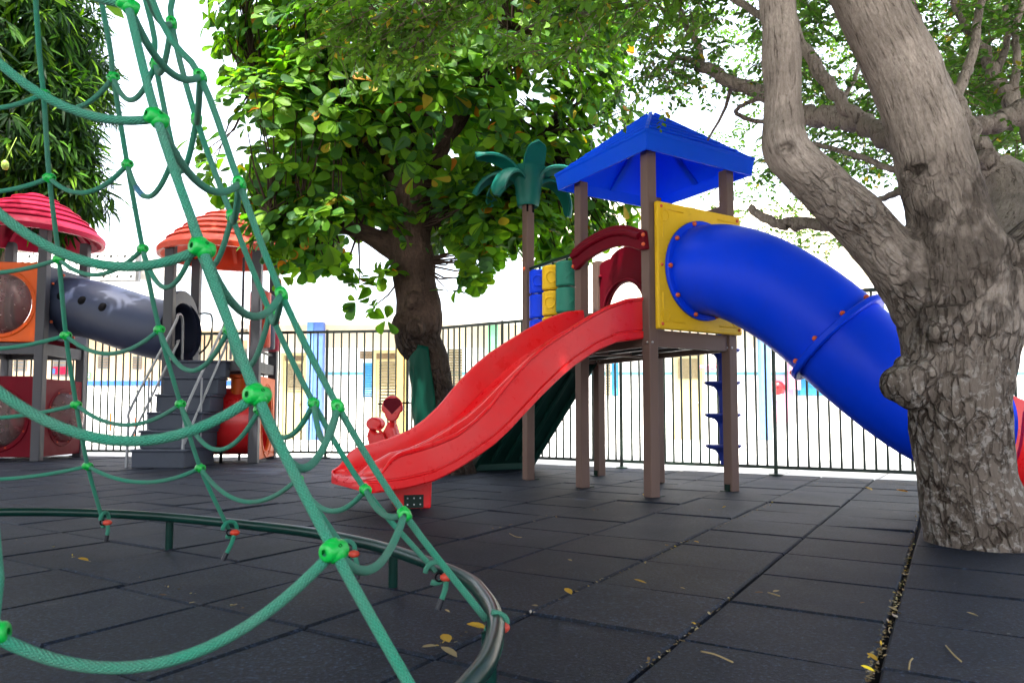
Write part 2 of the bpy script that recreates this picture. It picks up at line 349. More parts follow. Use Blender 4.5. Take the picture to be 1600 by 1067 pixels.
# ================================================================== ground
KINK = (-1.51, 10.55); LEND = (-8.9, 11.45)
RF = Vector((1.30, 8.64, 0)); RD = Vector((1.50, -1.004, 0)).normalized()     # right fence line
def rubber():
    m, nt, b = base_mat('rubber_tile', 0.7, 0.16); v = coords(nt)
    at_ = nt.nodes.new('ShaderNodeAttribute'); at_.attribute_name = 'Col'
    g = noise_tex(nt, v, 78, 4, 0.85); gr = ramp(nt, g, [(0.40, (0.0003, 0.0007, 0.002)), (0.50, (0.0022, 0.0045, 0.011)), (0.58, (0.010, 0.017, 0.035)), (0.68, (0.05, 0.075, 0.125))])
    big = noise_tex(nt, v, 1.1, 6, 0.65)
    col = mix(nt, ramp(nt, big, [(0.38, 0.0), (0.68, 0.55)]), gr, (0.006, 0.009, 0.016))
    col = mix(nt, 1.0, col, at_.outputs['Color'], 'MULTIPLY')
    st = noise_tex(nt, v, 8, 4, 0.6); col = mix(nt, ramp(nt, st, [(0.68, 0.0), (0.73, 0.4)]), col, (0.06, 0.06, 0.062))
    sp = nt.nodes.new('ShaderNodeTexVoronoi'); sp.voronoi_dimensions = '2D'; sp.inputs['Scale'].default_value = 7.5; nt.links.new(v, sp.inputs['Vector'])
    sd = nt.nodes.new('ShaderNodeMath'); sd.operation = 'ADD'; nt.links.new(sp.outputs['Distance'], sd.inputs[0]); nt.links.new(ramp(nt, noise_tex(nt, v, 4.5, 5, 0.7), [(0.50, 0.3), (0.62, 0.0)]), sd.inputs[1])
    sd2 = nt.nodes.new('ShaderNodeMath'); sd2.operation = 'MULTIPLY_ADD'; nt.links.new(noise_tex(nt, v, 55, 2, 0.6), sd2.inputs[0]); sd2.inputs[1].default_value = 0.10; nt.links.new(sd.outputs[0], sd2.inputs[2])
    col = mix(nt, ramp(nt, sd2.outputs[0], [(0.06, 0.7), (0.10, 0.0)]), col, (0.13, 0.13, 0.132))
    dst = noise_tex(nt, v, 2.6, 6, 0.7); col = mix(nt, ramp(nt, dst, [(0.54, 0.0), (0.75, 0.30)]), col, (0.04, 0.035, 0.03))
    nt.links.new(col, b.inputs['Base Color'])
    rr = nt.nodes.new('ShaderNodeMapRange'); nt.links.new(big, rr.inputs[0]); rr.inputs[3].default_value = 0.5; rr.inputs[4].default_value = 0.75; nt.links.new(rr.outputs[0], b.inputs['Roughness'])
    p = bump(nt, b, g, 0.55, 0.006); bump(nt, b, noise_tex(nt, v, 300, 1), 0.3, 0.003, p); return m
def concrete():
    m, nt, b = base_mat('sunlit_concrete', 0.9, 0.2); v = coords(nt)
    br = nt.nodes.new('ShaderNodeTexBrick'); nt.links.new(v, br.inputs['Vector']); br.offset = 0
    br.inputs['Scale'].default_value = 1.0; br.inputs['Brick Width'].default_value = 1.0; br.inputs['Row Height'].default_value = 1.0; br.inputs['Mortar Size'].default_value = 0.012
    br.inputs['Color1'].default_value = (0.50, 0.49, 0.46, 1); br.inputs['Color2'].default_value = (0.46, 0.45, 0.43, 1); br.inputs['Mortar'].default_value = (0.16, 0.15, 0.14, 1)
    n = noise_tex(nt, v, 0.8, 7, 0.65); col = mix(nt, ramp(nt, n, [(0.4, 0.0), (0.75, 0.5)]), br.outputs[0], (0.36, 0.35, 0.33))
    nt.links.new(col, b.inputs['Base Color']); bump(nt, b, noise_tex(nt, v, 70, 4), 0.2, 0.006); return m
g = MB(); g.add([(-60, -40, -0.035), (60, -40, -0.035), (60, 90, -0.035), (-60, 90, -0.035)], [(0, 1, 2, 3)])
go = tag(g.build('ground', concrete()), kind='structure'); go.rotation_euler = (0, 0, R(-33.8))
# the rubber floor: tiles of half a metre laid at 58 degrees, each a little proud, sunken or curled
def rubber_floor():
    ang = R(58.3); dA = Vector((math.cos(ang), math.sin(ang), 0)); dB = Vector((math.sin(ang), -math.cos(ang), 0))
    me = bpy.data.meshes.new('rubber_floor'); bm = bmesh.new(); lay = bm.verts.layers.float_color.new('Col')
    rt = random.Random(3)
    for i in range(-24, 26):
        off = rt.uniform(-0.008, 0.008) + (0.04 if i >= 0 else 0) + (0.03 if i < -5 else 0)
        for j in range(-14, 36):
            p0, q0 = -0.185 + 0.5 * i, 0.03 + 0.5 * j + off
            c = dB * (p0 + 0.25) + dA * (q0 + 0.25)
            if c.x < -11.5 or c.x > 9.5 or c.y < -2.0 or c.y > 13: continue
            gp = rt.uniform(0.003, 0.007); gq = rt.uniform(0.002, 0.007)
            gp1 = gp + (0.006 if i == -1 else 0); gp0 = gp + (0.006 if i == 0 else 0)
            h = rt.uniform(-0.002, 0.002) + (rt.uniform(0, 0.007) if rt.random() < 0.12 else 0)
            tint = rt.uniform(0.8, 1.15)
            ch = [h + rt.uniform(-0.002, 0.002) + (rt.uniform(0, 0.010) if rt.random() < 0.10 else 0) for _ in range(4)]
            cr = [(p0 + gp0, q0 + gq), (p0 + 0.5 - gp1, q0 + gq), (p0 + 0.5 - gp1, q0 + 0.5 - gq), (p0 + gp0, q0 + 0.5 - gq)]
            rings = []
            for ins, dz in ((0, -0.032), (0, -0.007), (0.007, 0.0)):
                ring = []
                for k, (p, q) in enumerate(cr):
                    pp = p + ins * (1 if k in (0, 3) else -1); qq = q + ins * (1 if k in (0, 1) else -1)
                    vv = bm.verts.new(dB * pp + dA * qq + Vector((0, 0, ch[k] + dz))); vv[lay] = (tint, tint, tint * rt.uniform(0.98, 1.03), 1); ring.append(vv)
                rings.append(ring)
            for a, b2 in ((0, 1), (1, 2)):
                for k in range(4): bm.faces.new((rings[a][(k + 1) % 4], rings[a][k], rings[b2][k], rings[b2][(k + 1) % 4]))
            bm.faces.new(rings[2][::-1])
    nl = Vector((-0.115, -0.993, 0)); nr = Vector((RD.y, -RD.x, 0))          # clip just beyond the fence
    for co, no in ((Vector((KINK[0], KINK[1] + 0.12, 0)), -nl), (RF - nr * 0.14, -nr)):
        no = no.normalized()
        bmesh.ops.bisect_plane(bm, geom=bm.verts[:] + bm.edges[:] + bm.faces[:], plane_co=co, plane_no=no, clear_outer=True)
    bmesh.ops.recalc_face_normals(bm, faces=bm.faces[:])
    bm.to_mesh(me); bm.free(); o = bpy.data.objects.new('rubber_floor', me); COL.objects.link(o); me.materials.append(rubber()); WM[o.name] = Matrix()
    tag(o, kind='structure')
    s = MB(); s.v = [Vector(p) for p in [(-12, -2.3, -0.03), (9.8, -2.3, -0.03), (9.8, RF.y + RD.y / RD.x * (9.8 - RF.x), -0.03), (KINK[0], KINK[1] + 0.1, -0.03), (-12, KINK[1] + 1.3, -0.03)]]
    s.f = [[0, 1, 2, 3, 4]]
    tag(s.build('ground_base', M['hole']), kind='structure')
rubber_floor()

# ================================================================== fence
def fence(label, P0, P1, spacing, posts, top=1.90):
    P0, P1 = Vector((*P0, 0)), Vector((*P1, 0)); d = P1 - P0; L = d.length; d.normalize()
    t = thing('metal_fence', label, 'fence', P0, 0, 'green steel bar fences round the playground')
    def rail(name, z, hh): MB().bar(P0 + Vector((0, 0, z)), P1 + Vector((0, 0, z)), 0.028, hh).build(name, M['fence'], t, world=True)
    rail('top_rail', top, 0.04); rail('bottom_rail', 0.09, 0.035)
    n = int(L / spacing)
    rb = random.Random(5)
    for i in range(n + 1):
        p = P0 + d * (i * spacing + 0.03); l = Vector((rb.uniform(-.006, .006), rb.uniform(-.004, .004), 0))
        if any(abs(i * spacing + 0.03 - s) < 0.045 for s in posts): continue
        MB().cyl(p + Vector((0, 0, 0.107)), p + l + Vector((0, 0, top - 0.02)), 0.0128, n=8, cap=False).build('bar', M['fence'], t, 60, world=True)
    for s in posts:
        p = P0 + d * s
        mb = MB().cyl(p + Vector((0, 0, 0.0)), p + Vector((0, 0, top + 0.03)), 0.021, n=10)
        mb.lathe([(0.0, 0.0), (0.07, 0.0), (0.072, 0.012), (0.03, 0.022), (0.0, 0.024)], 14, Matrix.Translation(p + Vector((0, 0, 0.005))))
        mb.build('post', M['fence'], t, 40, world=True)
    return t
fence('dark green steel bar fence, straight run facing us behind the left play tower', LEND, KINK, 0.122, [0.03, 2.05, 4.1, 6.15, 7.4])
pe = RF + RD * 5.6
kk = (RF - Vector((*KINK, 0))).length
fence('dark green steel bar fence, slanting run behind the blue tube and brown posts', (KINK[0] + 0.05, KINK[1] - 0.03), (pe.x, pe.y), 0.105, [1.6, kk - 0.04, kk + 1.76, kk + 3.6, kk + 5.5])

# ================================================================== buildings
YB = 20.0
def xat(px, y=YB): return (px - 800) / FPX * y * 1.0
def zat(py, y=YB): return at(800, py, y).z
cb = thing('school_building', 'long low white school building with louvred doors and blue shutters beyond the fence', 'building', (3.0, YB, -0.03))
def bpart(name, mb, mat, par=None, **k): return mb.build(name, mat, par or cb, world=True, **k)
x0, x1 = xat(385), 24.0
bpart('wall', MB().bx(x0, x1, YB, YB + 6, -0.03, 2.55), M['wall_white'])
bpart('upper_wall', MB().bx(x0, x1, YB - 0.01, YB + 6, 2.55, 3.2), M['wall_cream'])
bpart('roof', MB().bx(x0 - 0.3, x1, YB - 0.75, YB + 6.2, 3.2, 3.36), M['wall_far'])
bpart('tile_stripe', MB().bx(xat(505), x1, YB - 0.012, YB, zat(586), zat(581)), M['aqua'])
def louver(par, xa, xb, za, zb, mat, n, name='louver_panel'):
    mb = MB(); hh = (zb - za) / n
    for i in range(n):
        mb.box(((xa + xb) / 2, YB - 0.045, za + (i + 0.5) * hh), (xb - xa, 0.012, hh * 0.9), Matrix.Rotation(R(-35), 3, 'X'))
    return bpart(name, mb, mat, par)
def door(pa, pb, top, bot_l, name='door', vent=True, shutter=None):
    xa, xb = xat(pa), xat(pb)
    fr = bpart(name, MB().bx(xa, xb, YB - 0.03, YB - 0.001, -0.02, zat(top)), M['door'])
    fm = MB()
    for a, b, c, e in ((xa - 0.08, xa, -0.02, zat(top) + 0.08), (xb, xb + 0.08, -0.02, zat(top) + 0.08), (xa, xb, zat(top), zat(top) + 0.08)): fm.bx(a, b, YB - 0.07, YB, c, e)
    bpart('frame', fm, M['door'], fr)
    louver(fr, xa + 0.08, xb - 0.08, zat(bot_l), zat(top + 12 if vent else top + 3), M['louver'], 16, 'louver')
    if vent: louver(fr, xa + 0.04, xb - 0.04, zat(top + 8), zat(top), M['vent'], 4, 'vent')
    bpart('handle', MB().ball((xb - 0.12, YB - 0.07, 1.0), 0.035), M['steel'], fr)
door(443, 476, 556, 610); door(588, 634, 552, 640); door(1055, 1096, 548, 592)
vb = louver(cb, xat(562), xat(618), zat(561), zat(549), M['vent'], 5, 'vent')
def shutter(pa, pb, ta, tb):
    f = bpart('shutter', MB().bx(xat(pa), xat(pb), YB - 0.035, YB - 0.002, zat(tb), zat(ta)), M['cyan'])
    louver(f, xat(pa) + 0.04, xat(pb) - 0.04, zat(tb) + 0.03, zat(ta) - 0.03, M['cyan'], 14, 'slats')
shutter(567, 588, 567, 620); shutter(956, 966, 566, 618); shutter(1246, 1300, 588, 618); shutter(652, 668, 566, 618)
louver(cb, xat(700), xat(722), zat(618), zat(545), M['louver'], 18, 'window_louver'); louver(cb, xat(946), xat(954), zat(618), zat(545), M['louver'], 18, 'window_louver')
for pa, pb, mt in ((489, 503, 'col_blue'), (478, 488, 'col_sky'), (618, 632, 'col_yellow'), (762, 778, 'col_green'), (1190, 1206, 'col_sky'), (1395, 1410, 'col_yellow')):
    bpart('column', MB().bx(xat(pa, YB - 0.6), xat(pb, YB - 0.6), YB - 0.6, YB - 0.35, -0.03, 3.2), M[mt])
h = bpart('hoop', MB().tube([(xat(1106) + 0.3 * math.cos(a), YB - 0.35 + 0.3 * math.sin(a), zat(574)) for a in np.linspace(0, 2 * math.pi, 24, endpoint=False)], 0.035, 6, closed=True).bx(xat(1106) - 0.2, xat(1106) + 0.2, YB - 0.06, YB, zat(580), zat(572)), M['pink'])
bpart('red_notice', MB().bx(xat(477), xat(484), YB - 0.62, YB - 0.6, zat(598), zat(589)), M['crimson'])
# the beige building at the left
lb = thing('annex_building', 'beige annex with small dark windows and blue tile stripe behind white picket fence', 'building', (-14, 21.0, -0.03))
def lpart(name, mb, mat, par=None): return mb.build(name, mat, par or lb, world=True)
YL = 21.0
def xl(px): return (px - 800) / FPX * YL
def zl(py): return at(800, py, YL).z
lpart('wall', MB().bx(-24, xl(425), YL, YL + 6, zl(603), 3.15), M['wall_beige'])
lpart('lower_wall', MB().bx(-24, xl(425), YL - 0.01, YL + 6, -0.03, zl(603)), M['wall_white'])
lpart('tile_stripe', MB().bx(-24, xl(425), YL - 0.03, YL, zl(602), zl(595)), M['stripe'])
lpart('roof', MB().bx(-24.3, xl(425) + 0.3, YL - 0.6, YL + 6.2, 3.15, 3.33), M['wall_far'])
for pa, pb, ta, tb in ((152, 168, 556, 576), (206, 220, 557, 577), (82, 108, 553, 588), (20, 40, 553, 580)):
    f = lpart('window', MB().bx(xl(pa), xl(pb), YL - 0.02, YL + 0.0, zl(tb), zl(ta)), M['window'])
    fm = MB()
    for k in range(1, 5): fm.bx(xl(pa), xl(pb), YL - 0.04, YL - 0.02, zl(tb) + (zl(ta) - zl(tb)) * k / 5 - 0.012, zl(tb) + (zl(ta) - zl(tb)) * k / 5 + 0.012)
    lpart('pane_bars', fm, M['vent'], f)
lpart('poster', MB().bx(xl(82), xl(106), YL - 0.06, YL - 0.045, zl(585), zl(573)), M['crimson'])
lpart('poster_corner', MB().bx(xl(82), xl(87), YL - 0.075, YL - 0.06, zl(584), zl(576)), M['stripe'])
sg = lpart('door_sign', MB().bx(xl(128), xl(141), YL - 0.03, YL, zl(592), zl(582)), M['col_green'])
lpart('sign_lines', MB().bx(xl(129), xl(140), YL - 0.04, YL - 0.03, zl(585.5), zl(584)).bx(xl(129), xl(139), YL - 0.04, YL - 0.03, zl(589.5), zl(588)), M['white'], sg)
lpart('doorway', MB().bx(xl(382), xl(404), YL - 0.03, YL, -0.03, zl(545)), M['window'])
lpart('awning', MB().bx(xl(372), xl(422), YL - 0.9, YL - 0.0, zl(532), zl(524)), M['wall_far'])
# far upper storeys washed out by the light
fb = thing('apartment_block', 'pale tall apartment block with upright fins far behind the school roof', 'building', (4.0, 42, -0.03))
fbw = MB().bx(0.5, 22, 42, 50, -0.03, 13.5).build('wall', M['wall_far'], fb, world=True)
for i in range(26): MB().bx(2.2 + i * 0.75, 2.5 + i * 0.75, 41.6, 42, 6.0, 13.2).build('fin', M['wall_cream'], fb, world=True)
for i in range(5): MB().bx(1.6 + i * 0.45, 1.85 + i * 0.45, 41.9, 42.0, 8.6, 10.6).build('window', M['aqua'], fb, world=True)
lt = thing('lattice_house', 'white house with pierced block parapet above the tunnel bridge', 'building', (-22, 34, -0.03))
MB().bx(-30, -20.2, 34.3, 42, -0.03, 8.0).build('wall', M['wall_far'], lt, world=True)
MB().bx(-30.3, -18.6, 34.0, 42, 8.6, 8.8).build('roof', M['wall_far'], lt, world=True)
lm = MB()
for i in range(36):
    for j in range(4):
        cx, cz = -30 + i * 0.33, 7.35 + j * 0.33
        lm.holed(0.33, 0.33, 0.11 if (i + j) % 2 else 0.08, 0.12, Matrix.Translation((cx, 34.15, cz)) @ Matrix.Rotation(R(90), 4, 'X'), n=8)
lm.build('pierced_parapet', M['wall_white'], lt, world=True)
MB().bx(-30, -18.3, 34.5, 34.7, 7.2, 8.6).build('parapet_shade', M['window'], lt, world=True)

# white picket fence in front of the annex
pk = thing('picket_fence', 'low white picket fence on a pale kerb before the beige annex', 'fence', (-9, 16.5, -0.03))
yp = 16.5
def pp(name, mb): return mb.build(name, M['white'], pk, world=True)
pp('kerb', MB().bx(-12, -7.4, yp - 0.15, yp + 0.15, -0.03, 0.16)); pp('rail', MB().bx(-12, -7.4, yp - 0.02, yp + 0.02, 1.02, 1.13)); pp('rail', MB().bx(-12, -7.4, yp - 0.02, yp + 0.02, 0.2, 0.28))
for i in range(32): pp('picket', MB().bx(-12 + i * 0.145, -12 + i * 0.145 + 0.085, yp - 0.045, yp - 0.021, 0.16, 1.08))
for k, (x, c) in enumerate(((-9.75, 'orange'), (-9.1, 'orange'))):
    t = thing('traffic_cone', ['orange cone behind the white pickets, farther from the grey stairs', 'orange cone behind the white pickets, close to the grey stairs'][k], 'cone', (x, 17.3, -0.03), 0, 'orange cones behind the picket fence')
    MB().bx(-0.2, 0.2, -0.2, 0.2, 0, 0.04).build('base', M[c], t); MB().lathe([(0.15, 0.04), (0.03, 0.72), (0.0, 0.73)], 16).build('cone', M[c], t, 40)
# pink play panel on the school wall
tp = bpart('play_panel', MB().holed(0.56, 1.32, 0.17, 0.1, Matrix.Translation((xat(1222), YB - 0.01, (zat(660) + zat(587)) / 2)) @ Matrix.Rotation(R(90), 4, 'X'), (-0.1, 0.3)), M['pink'], bevel=0.03)
bpart('ball', MB().ball((xat(1213), YB - 0.1, zat(606)), 0.2), M['red'], tp, smooth=180); bpart('note', MB().bx(xat(1211), xat(1219), YB - 0.13, YB - 0.112, zat(626), zat(612)), M['white'], tp)
bpart('pillar', MB().lathe([(0.0, -.02), (0.17, -.02), (0.17, .9), (0, .92)], 16, Matrix.Translation((xat(1237), YB - 0.2, zat(608)))), M['pink'], tp, smooth=40)

# ================================================================== main play tower (local frame: a along x, b along y)
TA = R(31.2); TO = (1.0942, 5.6093, 0.0); S = 0.897
pt = thing('play_tower', 'blue-roofed play tower on brown posts with red slide and blue tube slide', 'play structure', TO, TA)
def tp_(name, mb, mat, par=None, **k): return mb.build(name, M[mat] if isinstance(mat, str) else mat, par or pt, **k)
PW = 0.092
for nm, (a, b, z) in dict(D=(0, 0, 2.76), F=(S, 0, 2.76), B=(0, S, 2.76), E=(S, S, 2.76), A=(0, 2 * S, 2.82), C=(S, 2 * S, 2.30)).items():
    p = tp_('post', MB().box((a, b, z / 2), (PW, PW, z)), 'post', bevel=0.008)
    sx = 1 if nm in 'DBA' else -1
    fm = MB().bx(a + sx * (PW / 2 + 0.001), a + sx * (PW / 2 + 0.012), b - 0.026, b + 0.026, 0.005, 0.062).bx(a + sx * (PW / 2 + 0.001), a + sx * (PW / 2 + 0.06), b - 0.03, b + 0.03, 0.002, 0.010)
    tp_('foot_bracket', fm, 'bracket', p)
    tp_('bolt_cap', MB().ball((a - 0.018, b - PW / 2, 1.215), 0.011, 6), 'steel', p, smooth=180); tp_('bolt_cap', MB().ball((a - PW / 2, b - .02, 1.215), 0.011, 6), 'steel', p, smooth=180)
# decks and beams
def beam(a0, b0, a1, b1, z0, z1, t=0.05): tp_('beam', MB().bar((a0, b0, (z0 + z1) / 2), (a1, b1, (z0 + z1) / 2), t, z1 - z0), 'post', bevel=0.004)
e = PW / 2
for b in (0, S, 2 * S): beam(e, b, S - e, b, 1.185, 1.318)
for a in (0, S):
    for b in (0, S): beam(a, b + e, a, b + S - e, 1.185, 1.30)
beam(S, e, S, S - e, 2.36, 2.46)
for b in (0, S):
    dk = MB()
    for i in range(7): dk.bx(e + i * 0.117, e + i * 0.117 + 0.108, b + 0.03, b + S - 0.03, 1.265, 1.295)
    tp_('deck', dk, 'deck')
    tp_('joist', MB().bx(0.28, 0.33, b + 0.03, b + S - 0.03, 1.20, 1.264).bx(0.56, 0.61, b + 0.03, b + S - 0.03, 1.20, 1.264), 'deck')
# roof: stepped pyramid shell
rc = S / 2; RH = 0.612
def roof():
    mb = MB(); n = 6; prof = [(RH - 0.012, 2.705), (RH + 0.004, 2.83)]
    for i in range(n):
        f0, f1 = i / n, (i + 1) / n
        r0 = RH * (1 - f0) * 0.985 + 0.006; r1 = RH * (1 - f1) * 0.985 + 0.006
        z0 = 2.838 + (3.33 - 2.838) * f0; z1 = 2.838 + (3.33 - 2.838) * f1
        prof += [(r0 + 0.016, z0 + 0.004), (r0 + 0.014, z0 + 0.022), (r1 - 0.012, z1)]
    prof += [(0.006, 3.345)]
    out = prof; inn = [(0.004, 3.27), (RH - 0.05, 2.80), (RH - 0.032, 2.705)]
    allp = out + inn; vs = []; fs = []
    for r, z in allp: vs += [(rc - r, rc - r, z), (rc + r, rc - r, z), (rc + r, rc + r, z), (rc - r, rc + r, z)]
    for i in range(len(allp)):
        j = (i + 1) % len(allp)
        for k in range(4): fs.append((4 * i + k, 4 * i + (k + 1) % 4, 4 * j + (k + 1) % 4, 4 * j + k))
    mb.add(vs, fs); return mb
rf = tp_('roof', roof(), 'roof_blue', bevel=0.006)
hb = MB()
for sx in (-1, 1):
    for sy in (-1, 1): hb.bar((rc + sx * 0.02, rc + sy * 0.02, 3.335), (rc + sx * RH, rc + sy * RH, 2.838), 0.03, 0.026)
tp_('hip_ridge', hb, 'roof_blue', rf, bevel=0.006)
ib = MB()
for k in range(4):
    a = math.pi / 2 * k; ib.bar((rc + 0.05 * math.cos(a), rc + 0.05 * math.sin(a), 3.22), (rc + 0.55 * math.cos(a), rc + 0.55 * math.sin(a), 2.79), 0.05, 0.02)
tp_('inner_rib', ib, 'roof_blue', rf)
# red slide
SE = [0, .2, .40, .58, .79, .975, 1.108, 1.216, 1.32, 1.42, 1.56, 1.68, 1.85, 1.99, 2.09, 2.15, 2.195, 2.22, 2.25, 2.29, 2.31, 2.34]
ST_ = [1.588, 1.556, 1.483, 1.392, 1.27, 1.158, 1.055, .955, .843, .728, .607, .530, .468, .432, .410, .375, .315, .278, .262, .25, .235, .19]
SBE = [0, .306, .507, .70, .84, 1.0, 1.152, 1.28, 1.40, 1.56, 1.715, 1.864, 2.06, 2.216, 2.29, 2.34]
SB = [1.252, 1.207, 1.127, 1.017, .917, .786, .65, .533, .438, .345, .265, .207, .172, .160, .155, .175]
def slide():
    es = np.concatenate([np.linspace(0.02, 2.06, 60), np.linspace(2.07, 2.325, 34)])
    def sm(X, Y):
        x = np.linspace(0, 2.5, 501); y = np.interp(x, X, Y); k = np.ones(9) / 9
        y2 = np.convolve(np.pad(y, 4, 'edge'), k, 'valid'); return np.interp(es, x, y2)
    zt, zb = sm(SE, ST_), sm(SBE, SB); rings = []
    for e_, t, b in zip(es, zt, zb):
        zf = min(b + 0.095 - 0.03 * np.clip((e_ - 2.0) / .25, 0, 1), t - 0.012)
        hw = 0.42 if e_ < 2.2 else 0.42 * (max(0.12, 1 - ((e_ - 2.2) / 0.132) ** 4)) ** 0.5
        h = max(t - zf, 0.004); c = 0.45
        rg = min(0.105, 0.8 * h) * (1 if e_ < 2.0 else max(0.1, 1 - (e_ - 2.0) / 0.4))
        gz = min(b + 0.066, t - 0.02)
        hk = min(1, h / .1); half = [(0.985, b), (1.012, b + 0.012), (1.015, gz - 0.006), (0.965, gz), (0.965, gz + 0.007), (0.992, gz + 0.013), (0.988, t - 0.034 * hk), (1.012, t - 0.026 * hk), (1.018, t - 0.012 * hk), (1.0, t - 0.002), (0.965, t), (0.935, t - 0.008 * hk), (0.915, t - 0.05 * hk),
                (0.885, zf + 0.35 * h), (0.83, zf + 0.08 * h), (0.70, zf + 0.012 * min(1, h / .1)), (0.45, zf), (0.24, zf + 0.05 * rg), (0.14, zf + 0.45 * rg), (0.075, zf + 0.9 * rg), (0.035, zf + 0.99 * rg)]
        ring = [(c - hw * f, z) for f, z in half] + [(c, zf + rg)] + [(c + hw * f, z) for f, z in reversed(half)]
        rings.append([(-e_, y, z) for y, z in ring])
    mb = MB(); n = len(rings[0]); vs = [p for r in rings for p in r]; fs = []
    for i in range(len(rings) - 1):
        for k in range(n):
            q = (k + 1) % n; fs.append((i * n + k, i * n + q, (i + 1) * n + q, (i + 1) * n + k))
    fs.append(tuple(range(n))); fs.append(tuple((len(rings) - 1) * n + k for k in range(n - 1, -1, -1)))
    mb.add(vs, fs); return mb
sld = tp_('slide', slide(), 'red', smooth=38)
fw = WM[pt.name].inverted() @ (Matrix.Translation(gnd(646, 795)) @ Matrix.Rotation(R(14), 4, 'Z'))      # the pedestal stands a little askew
ft = MB(); ft.M = fw; ft.add([(-.122, 0, 0), (.122, 0, 0), (.122, .36, 0), (-.122, .36, 0), (-.155, -.005, .235), (.128, -.005, .275), (.14, .40, .30), (-.15, .40, .26)],
                  [(0, 3, 2, 1), (4, 5, 6, 7), (0, 1, 5, 4), (1, 2, 6, 5), (2, 3, 7, 6), (3, 0, 4, 7)])
sf = tp_('slide_foot', ft, 'red', sld, bevel=0.012)
fp_ = MB(); fp_.M = fw; fp_.bx(-.065, .068, -.012, -.001, .008, .098); tp_('foot_plate', fp_, 'bracket', sld)
bm_ = MB(); bm_.M = fw
for x in (-.042, .002, .045):
    for z in (.032, .075): bm_ = MB(); bm_.M = fw; bm_.ball((x, -.013, z), 0.006, 6); tp_('plate_bolt', bm_, 'steel', sld)
# curved hand bar over the slide
top = catmull([(0.935, 2.10), (0.93, 2.13), (.66, 2.20), (.40, 2.222), (.15, 2.178), (-.03, 2.10), (-.065, 2.08), (-.075, 2.05)], 5)[0:] if False else catmull([Vector((x, y, 0)) for x, y in [(0.93, 2.13), (.80, 2.175), (.62, 2.21), (.40, 2.225), (.2, 2.195), (.06, 2.14), (-.04, 2.095)]], 5)
bot = catmull([Vector((x, y, 0)) for x, y in [(-.065, 1.945), (.02, 1.95), (.15, 2.005), (.34, 2.043), (.57, 2.03), (.75, 1.99), (.87, 1.945), (.92, 1.965)]], 5)
MA = Matrix(((0, 0, -1, -0.046), (1, 0, 0, 0), (0, 1, 0, 0), (0, 0, 0, 1)))           # local xy -> (b,z) on the outside of a = 0
gr = tp_('grab_bar', MB().prism([(p.x, p.y) for p in top] + [(p.x, p.y) for p in bot], 0.045, MA), 'maroon', bevel=0.012)
gm = [(t * .5 + b_ * .5) for t, b_ in zip([top[int(i * (len(top) - 1) / 20)] for i in range(21)], [bot[::-1][int(i * (len(bot) - 1) / 20)] for i in range(21)])]
tp_('grip_ridge', MB().tube([(-0.094, p.x, p.y + 0.025) for p in gm[1:-2]], 0.03, 10), 'maroon', gr, smooth=60)
for y, z in ((-.04, 2.06), (-.04, 1.985), (.905, 2.09), (.895, 1.975)): tp_('bolt', MB().ball((-0.095, y, z), 0.016, 7), 'bolt', gr, smooth=180)
# yellow panel and blue tube slide
MY = Matrix(((1, 0, 0, 0), (0, 0, -1, -0.047), (0, 1, 0, 0), (0, 0, 0, 1)))           # local xy -> (a,z) on the outside of b = 0
PC = (0.485, 1.82); TR = 0.365
def MYt(x, z, d=0.0): return Matrix.Translation((x, -d, z)) @ MY
yp_ = tp_('entry_panel', MB().holed(0.95, 1.02, 0.36, 0.045, MYt(PC[0], 1.83)), 'yellow', bevel=0.012)
for sx in (-1, 1):
    for sz in (-1, 1):
        em = MB().tube([(PC[0] + sx * (0.475 - 0.05), -0.093, 1.83 + sz * 0.22), (PC[0] + sx * 0.425, -0.093, 1.83 + sz * 0.45), (PC[0] + sx * 0.2, -0.093, 1.83 + sz * 0.45)], 0.007, 6)
        em2 = MB().tube([(PC[0] + sx * 0.40 + 0.045 * math.cos(t), -0.093, 1.83 + sz * 0.40 + 0.045 * math.sin(t)) for t in np.linspace(0, 6.283, 14, endpoint=False)], 0.005, 5, closed=True)
        tp_('raised_trim', em, 'yellow', yp_, smooth=60); tp_('raised_ring', em2, 'yellow', yp_, smooth=60)
for x, z in ((.05, 1.36), (.05, 2.30), (.92, 1.36), (.92, 2.30), (.05, 1.83)): tp_('bolt', MB().ball((x, -0.093, z), 0.014, 7), 'bolt', yp_, smooth=180)
IV = WM[pt.name].inverted()
def tube_path():
    p0 = Vector((PC[0], -0.09, PC[1])); t0 = Vector((0, -1, 0)) * 1.25
    W = lambda x, y, z: IV @ Vector((x, y, z)); D_ = lambda x, y, z: IV.to_3x3() @ Vector((x, y, z))
    p1 = W(2.38, 5.18, 1.20); t1 = D_(0.62, -0.42, -0.82).normalized() * 1.1
    p2 = W(2.95, 4.90, 0.64); t2 = D_(0.86, -0.05, -0.42).normalized() * 0.4
    p3 = W(3.20, 4.87, 0.52); t3 = D_(0.96, 0.0, -0.14).normalized() * 0.6
    p4 = W(4.35, 4.75, 0.40); t4 = D_(0.98, -0.15, -0.02).normalized() * 0.8
    def h(a, ta, b, tb, n): 
        o = []
        for i in range(n):
            t = i / n; o.append(a * (2 * t ** 3 - 3 * t * t + 1) + ta * (t ** 3 - 2 * t * t + t) + b * (-2 * t ** 3 + 3 * t * t) + tb * (t ** 3 - t * t))
        return o
    return h(p0, t0, p1, t1, 26) + [p1], h(p1, t1, p2, t2, 14) + h(p2, t2, p3, t3, 9) + [p3], h(p3, t3, p4, t4, 12) + [p4]
s1, s2, s3 = tube_path()
